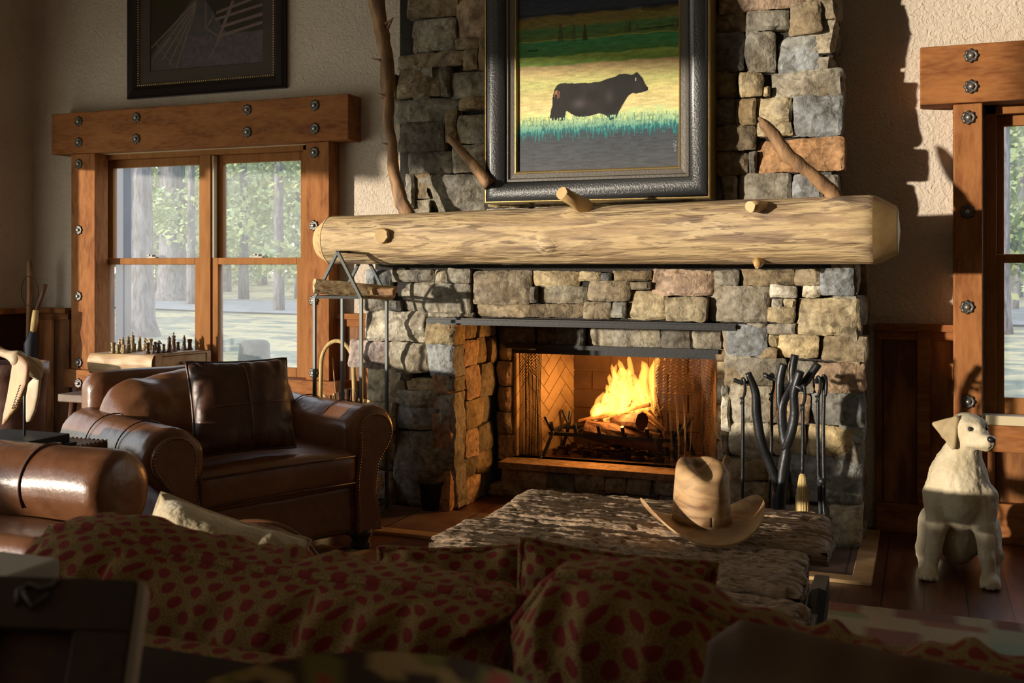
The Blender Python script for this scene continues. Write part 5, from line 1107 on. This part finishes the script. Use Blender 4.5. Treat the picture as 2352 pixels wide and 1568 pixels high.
# ================= TIMBER COFFEE TABLE =================
X0,X1,Y0,Y1,TZ=-1.43,-.30,2.55,3.83,.45
cf=thing('timber_coffee_table','low coffee table of thick weathered timbers in front of the fireplace','coffee table',((X0+X1)/2,(Y0+Y1)/2,0))
yb=[2.55,2.80,3.03,3.30,3.56,3.83]; rn=random.Random(8); offs=[-.02,.03,-.05,.02,-.01]; offr=[.03,.0,-.02,.03,.0]
for k in range(5):
    y0,y1=yb[k]+.004,yb[k+1]-.004; xa_,xb_=X0+offs[k],X1+offr[k]; h0=TZ+rn.uniform(-.012,.006); m=MB(); nu,nv=230,44
    def T(a,b,k=k,y0=y0,y1=y1,xa_=xa_,xb_=xb_,h0=h0):
        x=xa_+(xb_-xa_)*a; y=y0+(y1-y0)*b
        if a<.001: x+=.018*noise.noise(Vector((y*22,k,0)))+.012*noise.noise(Vector((y*60,k,4)))
        q=Vector((x*3.2,y*16,k*3)); z=h0+.006*noise.noise(q)+.006*noise.noise(Vector((x*9,y*38,k*3)))+.005*noise.noise(Vector((x*26,y*70,k)))+.003*noise.noise(Vector((x*70,y*110,k)))
        g=noise.noise(Vector((x*2.2,y*46,k*5)));  z-=.022*max(0,g-.25)/.4
        g=noise.noise(Vector((x*20,y*40,k*5+9)));  z-=.025*max(0,g-.3)/.4
        e=min(b,1-b)*(y1-y0); z-=.016*math.exp(-e*70); e=min(a,1-a)*1.1; z-=.018*math.exp(-e*60)
        return Vector((x,y,z))
    ids=m.grid(T,nu,nv); loop=[ids[0][i] for i in range(nu+1)]+[ids[j][nu] for j in range(1,nv+1)]+[ids[nv][i] for i in range(nu-1,-1,-1)]+[ids[j][0] for j in range(nv-1,0,-1)]
    lows=[]
    for lv_ in(1,2,3):
        lows.append([m.V(Vector((m.v[i].x+.006*noise.noise(m.v[i]*25+Vector((lv_,0,0))),m.v[i].y,h0-.021*lv_-(.0 if lv_<3 else .0)))) for i in loop])
    prev=loop
    for l in lows:
        for i in range(len(l)): m.F(prev[i],prev[(i+1)%len(l)],l[(i+1)%len(l)],l[i])
        prev=l
    m.F(*prev); obj('timber_plank',m,m_table,cf,True)
for x,y in((X0+.12,Y0+.12),(X1-.12,Y0+.12),(X0+.12,Y1-.12),(X1-.12,Y1-.12)): obj('leg',MB().box(x-.05,x+.05,y-.05,y+.05,0,TZ-.065),m_woodd,cf,bevel=.006)
m=MB(); m.box(X1+.005,X1+.045,Y0+.0,Y0+.62,.33,.40); m.tube([(X1+.03,Y0+.0,.02),(X1+.035,Y0+.1,.28),(X1+.04,Y0+.35,.42)],[.028,.03,.028],8,jit=.2); obj('iron_strap',m,m_iron,cf)
# ================= CARVED HAT =================
hc=UZ(1612,1215,TZ+.012); hc.z=TZ+.005; HM=Matrix.Translation(hc)@Matrix.Rotation(R(-62),4,'Z')@Matrix.Diagonal((1,1,1,1))
ht=thing('carved_wooden_hat','carved wooden cowboy hat with curled brim on the timber table','hat',hc)
def crown(P):
    z=P[:,2]; k=np.clip((z-.05)/.19,0,1); rx=.108-.014*k; ry=.092-.012*k
    d=(np.sqrt((P[:,0]/rx)**2+(P[:,1]/ry)**2)-1)*.08; top=z-(.222-.26*(P[:,0]+.02)*1.0*1.0-.035*np.exp(-(P[:,1]/.028)**2)*np.clip(1-((P[:,0])/.11)**2,0,1)); d=smax(d,top,.03)
    for s in(-1,1):
        q=np.sqrt(((P[:,0]-.112)/.07)**2+((P[:,1]-s*.107)/.05)**2+((z-.2)/.09)**2)-1; d=smax(d,-q*.05,.02)
    return smax(d,.03-z,.004)
m=MB(); m.M=HM; m.sdf(crown,(-.14,-.13,.02),(.14,.13,.28),.0055,lambda p:wr(p,.002,20)); obj('crown',m,m_hat,ht,True)
m=MB(); m.M=HM
def brim(a,b,s):
    an=2*math.pi*a; r=.03+b*1.0; rx=.09+(.188-.09)*b; ry=.078+(.215-.078)*b
    x,y=rx*math.cos(an),ry*math.sin(an); curl=abs(math.sin(an))**2.2; z=.030+.075*curl*b**2.0-.028*(math.cos(an)**2)*b**1.3
    y*=1-.10*curl*b**3
    return Vector((x,y,z+s*.006*(1-.4*b)))
m.grid(lambda a,b:brim(a,b,1),72,14); m.grid(lambda a,b:brim(a,b,-1),72,14,True); m.grid(lambda a,b:brim(a,1,1-2*b),72,2); obj('brim',m,m_hat,ht,True)
m=MB(); m.M=HM; m.grid(lambda a,b:Vector(((.1095-.002*b)*math.cos(6.2832*a),(.0935-.002*b)*math.sin(6.2832*a),.040+.028*b)),60,3); obj('hat_band',m,m_hat,ht,True).modifiers.new('s','SOLIDIFY').thickness=.003
# ================= FIRE TOOLS =================
ty=4.62
ts=thing('tool_stand','black forged iron fire tool stand shaped like branching tree limbs','fire tool stand',UZ(1795,1300,0)); ts.location=(UY(1795,1200,ty).x,ty,.014)
def ib(pxs,rad,name='limb',par=None,Y=None,mt1=None,jit=.16,seed=1,n=12):
    P=[UY(a[0],a[1],(a[2] if len(a)>2 else (Y or ty))) for a in pxs]; q=[]
    for i in range(len(P)-1):
        p0=P[max(i-1,0)];p1=P[i];p2=P[i+1];p3=P[min(i+2,len(P)-1)]
        for k in range(5):
            t=k/5; q.append(.5*((2*p1)+(p2-p0)*t+(2*p0-5*p1+4*p2-p3)*t*t+(3*p1-p0-3*p2+p3)*t**3))
    q.append(P[-1]); rr=list(np.interp(np.linspace(0,1,len(q)),np.linspace(0,1,len(rad)),rad)); m=MB(); m.tube(q,rr,n,jit=jit,seed=seed); return obj(name,m,mt1 or m_iron,par or ts,True)
ib([(1783,1300,ty),(1782,1160,ty),(1786,1120,ty),(1770,1070,ty-.01),(1748,1010,ty-.03),(1738,950,ty-.04),(1735,900,ty-.05),(1718,856,ty-.06)],[.025,.020,.019,.020,.022,.021,.018,.014],seed=2)
ib([(1792,1300,ty),(1790,1160,ty),(1798,1090,ty),(1806,1030,ty),(1800,1000,ty),(1797,930,ty),(1820,880,ty+.02),(1820,850,ty+.02),(1826,815,ty+.03)],[.030,.026,.024,.024,.021,.020,.018,.018,.017],seed=3)
ib([(1803,1030,ty),(1815,1000,ty-.02),(1825,950,ty-.03),(1824,900,ty-.04),(1838,852,ty-.05)],[.022,.021,.020,.019,.018],seed=4)
ib([(1798,950,ty),(1790,920,ty),(1792,870,ty),(1800,835,ty)],[.020,.019,.018,.016],seed=5)
ib([(1828,893,ty-.03),(1850,875,ty-.01),(1880,835,ty)],[.018,.018,.018],seed=6)
for a,b,c in(((1685,872,ty-.06),(1705,878,ty-.06),(1730,876,ty-.05)),((1755,860,ty+.05),(1775,870,ty+.03),(1792,875,ty)),((1870,874,ty),(1880,876,ty),(1900,870,ty)),((1826,885,ty-.05),(1842,893,ty-.06),(1850,900,ty-.05))): ib([a,b,c],[.010,.009,.006],'hook_arm',seed=7)
obj('foot_plate',MB().lathe([(.11,0),(.11,.012),(.04,.03),(.03,.04)],(ts.location.x,ty,.014),24),m_iron,ts,True)
def tool(name,lab,px,py0,py1,Y,cat='fire tool',px1=None):
    px1=px1 or px; a=UY(px,py0,Y); b=UY(px1,py1,Y); T=thing(name,lab,cat,b)
    ib([(px-2,py0+4,Y),(px,py0-8,Y-.012),(px+5,py0-4,Y-.02),(px+6,py0+20,Y-.012),(px+1,py0+38,Y)],[.006,.007,.007,.007,.006],'hook_loop',T,seed=3)
    ib([(px-4,py0+36,Y),(px+3,py0+42,Y-.01),(px-3,py0+48,Y),(px+3,py0+53,Y)],[.005,.005,.005,.005],'twist_collar',T,seed=4)
    ib([(px+1,py0+34,Y),(px+1,(py0+py1)/2,Y),(px1,py1,Y)],[.0075,.0075,.007],'shaft',T,seed=5); return T
T=tool('fire_poker','iron fire poker with looped handle hanging furthest left on the stand',1705,878,1160,ty-.06)
ib([(1705,1155,ty-.06),(1704,1180,ty-.06),(1712,1190,ty-.06)],[.007,.005,.002],'poker_tip',T)
T=tool('log_hook','iron log hook hanging second from left behind the limbs',1771,868,1150,ty+.05,px1=1767)
ib([(1767,1145,ty+.05),(1767,1185,ty+.05),(1776,1190,ty+.05),(1780,1180,ty+.05)],[.007,.006,.005,.002],'hook_tip',T)
T=tool('hearth_brush','small straw hearth brush on a twisted iron rod',1843,894,1090,ty-.06)
bp_=UY(1843,1086,ty-.06); rb_=lambda py:UY(1843,py,ty-.06).z
m=MB().lathe([(.008,rb_(1087)),(.014,rb_(1092)),(.022,rb_(1118)),(.025,rb_(1128)),(.024,rb_(1134)),(.027,rb_(1138)),(.0285,rb_(1160)),(.030,rb_(1188)),(.02,rb_(1190))],(bp_.x,bp_.y,0),40,mod=lambda a,r,z:1+.05*math.sin(a*6.283*17)); obj('straw_head',m,m_straw,T)
T=tool('fire_tongs','pair of iron fire tongs hanging at the right of the tool stand',1878,874,1240,ty-.03,px1=1886)
ib([(1893,872,ty-.03),(1891,1000,ty-.03),(1892,1090,ty-.03),(1893,1170,ty-.04),(1902,1210,ty-.05),(1896,1236,ty-.05),(1884,1240,ty-.05)],[.0075,.0075,.009,.008,.007,.006,.003],'tong_arm',T,seed=8)
ib([(1882,1090,ty-.03),(1885,1170,ty-.03),(1880,1210,ty-.03),(1882,1236,ty-.04),(1892,1238,ty-.04)],[.008,.0075,.007,.006,.003],'tong_arm',T,seed=9)
obj('pivot',MB().lathe([(.016,-.012),(.018,0),(.016,.012)],UY(1888,1105,ty-.03),14,(Vector((1,0,0)),Vector((0,0,1)),Vector((0,-1,0)))),m_iron,T,True)
ib([(1888,870,ty-.03),(1893,862,ty-.04),(1898,874,ty-.03),(1897,900,ty-.03),(1893,912,ty-.03)],[.006,.007,.007,.007,.006],'hook_loop',T)
# ================= DOG STATUE =================
dg=UZ(2202,1325,0); DM=Matrix.Translation(Vector((dg.x,dg.y,0)))@Matrix.Diagonal((1.0,1.0,1.0,1))@Matrix.Rotation(R(-2),4,'Z')
dog=thing('dog_statue','cream painted statue of a seated labrador dog on the wooden floor','statue',(dg.x,dg.y,0))
fh=Vector((.57,-.82,0)).normalized(); sh=Vector((.82,.57,0)); H=Vector((.035,.02,.618)); HP=lambda f,s,u:tuple(H+fh*f+sh*s+Vector((0,0,u)))
def headf(P):
    q=P-np.array(H); L=np.stack([q@np.array(fh),q@np.array(sh),q[:,2]],-1)
    d=S_ell(L,(-.005,0,.004),(.082,.066,.066)); d=smin(d,S_ell(L,(.045,0,.005),(.045,.050,.045)),.03)
    d=smin(d,S_box(L,(.10,0,-.030),(.055,.030,.028),.024),.03); d=smin(d,S_cap(L,(.06,0,-.048),(.12,0,-.055),.026,.018),.015)
    d=smin(d,S_cap(L,(.055,.028,-.045),(.12,.02,-.042),.022,.016),.012); d=smin(d,S_cap(L,(.055,-.028,-.045),(.12,-.02,-.042),.022,.016),.012)
    for s in(-1,1):
        d=smin(d,S_ell(L,(.050,s*.036,.032),(.020,.018,.012)),.012); d=smax(d,-S_ell(L,(.077,s*.035,.014),(.016,.013,.011)),.008)
    d=smax(d,.010-np.abs(P[:,0]*0+L[:,1])-.03+0*d,.001) if 0 else d
    d=smax(d,-(S_cap(L,(.06,.048,-.062),(.145,.0,-.052),.003,.003)),.004)
    return d
def bodyf(P):
    d=S_ell(P,(0,.05,.36),(.122,.115,.165)); d=smin(d,S_cap(P,(.02,.03,.57),(-.005,.03,.42),.060,.095),.05)
    d=smin(d,S_ell(P,(.012,-.015,.325),(.080,.080,.115)),.04); d=smin(d,S_cap(P,(.015,-.05,.30),(.02,-.035,.235),.045,.022),.03)
    d=smin(d,S_ell(P,(0,.14,.21),(.115,.135,.175)),.05); d=smin(d,S_ell(P,(-.005,.10,.13),(.065,.10,.10)),.03)
    for s,x1,x2,x3,x4,e in((-1,-.088,-.083,-.095,-.112,0),(1,.100,.098,.105,.118,-.03)):
        l=S_cap(P,(x1*.92,.01,.34),(x2,-.03,.22),.062,.040); l=smin(l,S_cap(P,(x2,-.03,.22),(x3,-.045+e,.11),.040,.029),.02); l=smin(l,S_cap(P,(x3,-.045+e,.11),(x4,-.06+e,.035),.029,.028),.015)
        pw=S_ell(P,(x4,-.085+e,.026),(.040,.048,.027))
        for t in range(4): pw=smin(pw,S_ell(P,(x4+(t-1.5)*.0195,-.118+e+abs(t-1.5)*.008,.017),(.0115,.024,.016)),.005)
        l=smin(l,pw,.02); d=smin(d,l,.022)
        th_=S_ell(P,(s*.118,.11,.155),(.048,.125,.110)); th_=smin(th_,S_cap(P,(s*.13,.03,.10),(s*.135,.16,.06),.04,.035),.03); th_=smin(th_,S_cap(P,(s*.135,.15,.035),(s*.130,.0,.028),.030,.026),.03)
        for t in range(3): th_=smin(th_,S_ell(P,(s*.130+(t-1)*.018,-.035,.017),(.011,.02,.015)),.006)
        d=smin(d,th_,.02)
    d=smin(d,S_cap(P,(-.02,.26,.05),(-.14,.36,.022),.03,.014),.02)
    return smax(d,.0-P[:,2],.004)
def fur(p):
    k=.0035*noise.noise(Vector((p.x*55,p.y*55,p.z*16)))+.002*noise.noise(p*120); n_=Vector((p.x,p.y-.05,0)); n_=n_.normalized() if n_.length>0 else n_; return p+n_*k
m=MB(); m.M=DM; m.sdf(lambda P:smin(bodyf(P),headf(P),.03),(-.22,-.22,-.01),(.22,.40,.72),.0065,fur); obj('body',m,m_dog,dog,True)
for nm_,t3,r in(('ear',(HP(.01,-.060,.050),HP(-.045,-.125,.020),HP(.025,-.085,-.068)),.010),('ear',(HP(-.005,.060,.048),HP(-.035,.088,.0),HP(.022,.082,-.060)),.010)):
    a,b,c=t3; lo=np.min([a,b,c],0)-.03; hi=np.max([a,b,c],0)+.03; m=MB(); m.M=DM; m.sdf(lambda P:smin(S_tri(P,a,b,c,r),S_cap(P,a,((Vector(b)+Vector(c))/2)[:],r,r*.9),.01),lo,hi,.004,lambda p:wr(p,.002,30)); obj(nm_,m,m_dogear,dog,True,label='tan drooping ear')
def dell(name,c,r,mt1,h=.003):
    m=MB(); m.M=DM; c=np.array(c); m.sdf(lambda P:S_ell(P,c,(r,)*3 if not hasattr(r,'__len__') else r),c-np.max(r)*1.4,c+np.max(r)*1.4,h); return obj(name,m,mt1,dog,True)
dell('eye',HP(.068,-.035,.013),.0095,m_nose); dell('eye',HP(.068,.035,.013),.0095,m_nose); dell('nose',HP(.152,0,-.018),(.017,.018,.014),m_nose)
# ================= RUG =================
rg=MB(); ry1=UZ(2000,1388,0).y; 
ra=UZ(1860,1376,.012); rb2=UZ(2352,1432,.012)
pal=[(.28,.12,.07),(.20,.24,.14),(.34,.33,.20),(.20,.09,.06),(.40,.32,.19),(.26,.32,.22)]
cols=[]
def rugc(a,b):
    x=-2.6+4.6*a; y=ra.y-2.9*b; i=int((x+5)*5.2); j=int(y*5.2+ .5*((i)%2)); r=(i*7+j*13+(i*j)%5)%6; c=Vector(pal[r]); 
    if b<.04 : c=Vector(pal[4]) if (int(x*9)%2) else Vector(pal[3])
    return tuple(c)
rg.grid(lambda a,b:Vector((-2.6+4.6*a,ra.y-2.9*b,.012)),150,100,cols=rugc); 
r0=obj('area_rug',rg,m_rug,None,loc=(-.3,2,0),label='woven patchwork rug in muted green, tan and rust on the floor',cat='rug'); sm=r0.modifiers.new('t','SOLIDIFY'); sm.thickness=.012; sm.offset=-1
# ================= FOREGROUND CONSOLE =================
cz=.84
co_=thing('console_table','dark wooden console table behind the sofa in the foreground','console table',(-.55,.72,0))
obj('table_top',MB().box(-1.35,.35,.52,1.02,cz-.035,cz),m_console,co_,bevel=.004)
for x in(-1.28,.28):
    for y in(.58,.96): obj('leg',MB().box(x-.03,x+.03,y-.03,y+.03,0,cz-.035),m_console,co_,bevel=.004)
obj('apron',MB().box(-1.28,.28,.95,.97,cz-.13,cz-.035),m_console,co_)
# bowl with leaf pattern
pc=UZ(948,1530,.985); pc=Vector((pc.x,pc.y-.10,cz)); bw_=thing('patterned_bowl','wide dark bowl with leaf and earth-tone pattern at the bottom edge','bowl',pc)
def bowlc(a,b):
    v=noise.noise(Vector((math.cos(a*6.283)*3*b,math.sin(a*6.283)*3*b,2))); k=noise.noise(Vector((math.cos(a*6.283)*5*b,math.sin(a*6.283)*5*b,8)))
    return (.42,.06,.03) if v>.28 else (.20,.17,.03) if v>.08 else (.42,.30,.12) if k>.25 else (.06,.03,.02)
m=MB(); 
def bowlp(a,b,s=0):
    r=.05+.115*b; z=.055+.075*b**1.6-s*.008; return pc+Vector((math.cos(a*6.2832)*r,math.sin(a*6.2832)*r,z))
m.grid(lambda a,b:bowlp(a,b),90,24,cols=bowlc); m.grid(lambda a,b:bowlp(a,b,1),60,10,True,cols=lambda a,b:(.05,.03,.02)); m.grid(lambda a,b:bowlp(a,1,b),90,1,cols=lambda a,b:(.30,.22,.08)); m.grid(lambda a,b:pc+Vector((math.cos(a*6.2832)*.05*b,math.sin(a*6.2832)*.05*b,.055)),30,2,cols=lambda a,b:(.06,.03,.02))
obj('bowl_shell',m,mat('glazed_pattern',(1,1,1),.35,attr=True),bw_,True); obj('pedestal',MB().lathe([(.055,0),(.05,.01),(.03,.03),(.045,.05)],pc,28),m_woodd,bw_,True)
# standing photo frame (dark, near)
fa=UD(-60,1318,.86); fb_=UD(316,1330,.86); fu=(fb_-fa).normalized(); fz=Vector((.0,-.0,0)); W_=(fb_-fa).length; Hh=.225
dn=UD(282,1568,.80)-UD(316,1330,.86); dn.normalize(); fn_=fu.cross(dn).normalized(); 
if fn_.y>0: fn_=-fn_
fc=fb_+dn*Hh; pf=thing('photo_frame','dark rustic wooden photo frame standing at lower left, wire clip on top','photo frame',Vector(((fa+fb_)/2+dn*Hh)))
wd=.045
def fbx(u0,u1,v0,v1,t0,t1,nm,mt1): obj(nm,MB().prism([(u0,v0),(u1,v0),(u1,v1),(u0,v1)],fa,fu,dn,fn_,t0,t1),mt1,pf,bevel=.002)
m_rust=mat('rustic_dark_wood',(.055,.03,.014),.7,var=[(10,5,.5,(.03,.014,.008),1)],bump=(40,.5,.004))
fbx(0,W_,0,wd,-.02,0,'frame_rail',m_rust); fbx(W_-wd,W_,wd,Hh,-.02,0,'frame_stile',m_rust); fbx(0,.03,wd,Hh,-.02,0,'frame_stile',m_rust); fbx(0,W_,Hh-wd,Hh,-.021,-.001,'frame_rail',m_rust)
fbx(.02,W_-wd+.01,wd-.01,Hh-wd+.01,-.016,-.010,'picture',mat('dark_photo',(.05,.02,.012),.6,var=[(14,3,.3,(.16,.06,.02),1,.5,.7)]))
fbx(W_-.001,W_+.006,0,Hh,-.022,-.002,'pale_edge',mat('pale_edge_strip',(.30,.25,.20),.6))
cl_=UD(86,1352,.855); cq=cl_+fn_*.004; m=MB(); m.tube([cq+fu*-.012+dn*.016,cq+fu*-.014+dn*.004,cq+fu*-.006-dn*.002,cq+fu*.004+dn*.002,cq+fu*.014-dn*.002,cq+fu*.016-dn*.008],.0022,7); m.tube([cq+fu*-.010+dn*.004,cq+dn*.018,cq+fu*.012+dn*.006],.0028,7); obj('hanging_clip',m,m_bolt,pf,True)
# pale box behind the frame
pb0=UD(22,1330,1.12); wb=MB().box(pb0.x-.22,pb0.x+.02,pb0.y-.14,pb0.y+.05,.90,UD(40,1304,1.12).z); 
o=obj('white_box',wb,mat('white_card',(.50,.46,.40),.6),None,bevel=.003,loc=(pb0.x,pb0.y,cz),label='flat white card box behind the photo frame at lower left edge',cat='box')
sk=MB().box(pb0.x-.24,pb0.x+.03,pb0.y-.16,pb0.y+.06,cz,.90); obj('book',sk,m_leatherd,None,bevel=.003,loc=(pb0.x,pb0.y,cz),label='thick dark book under the white card box at lower left edge',cat='book')
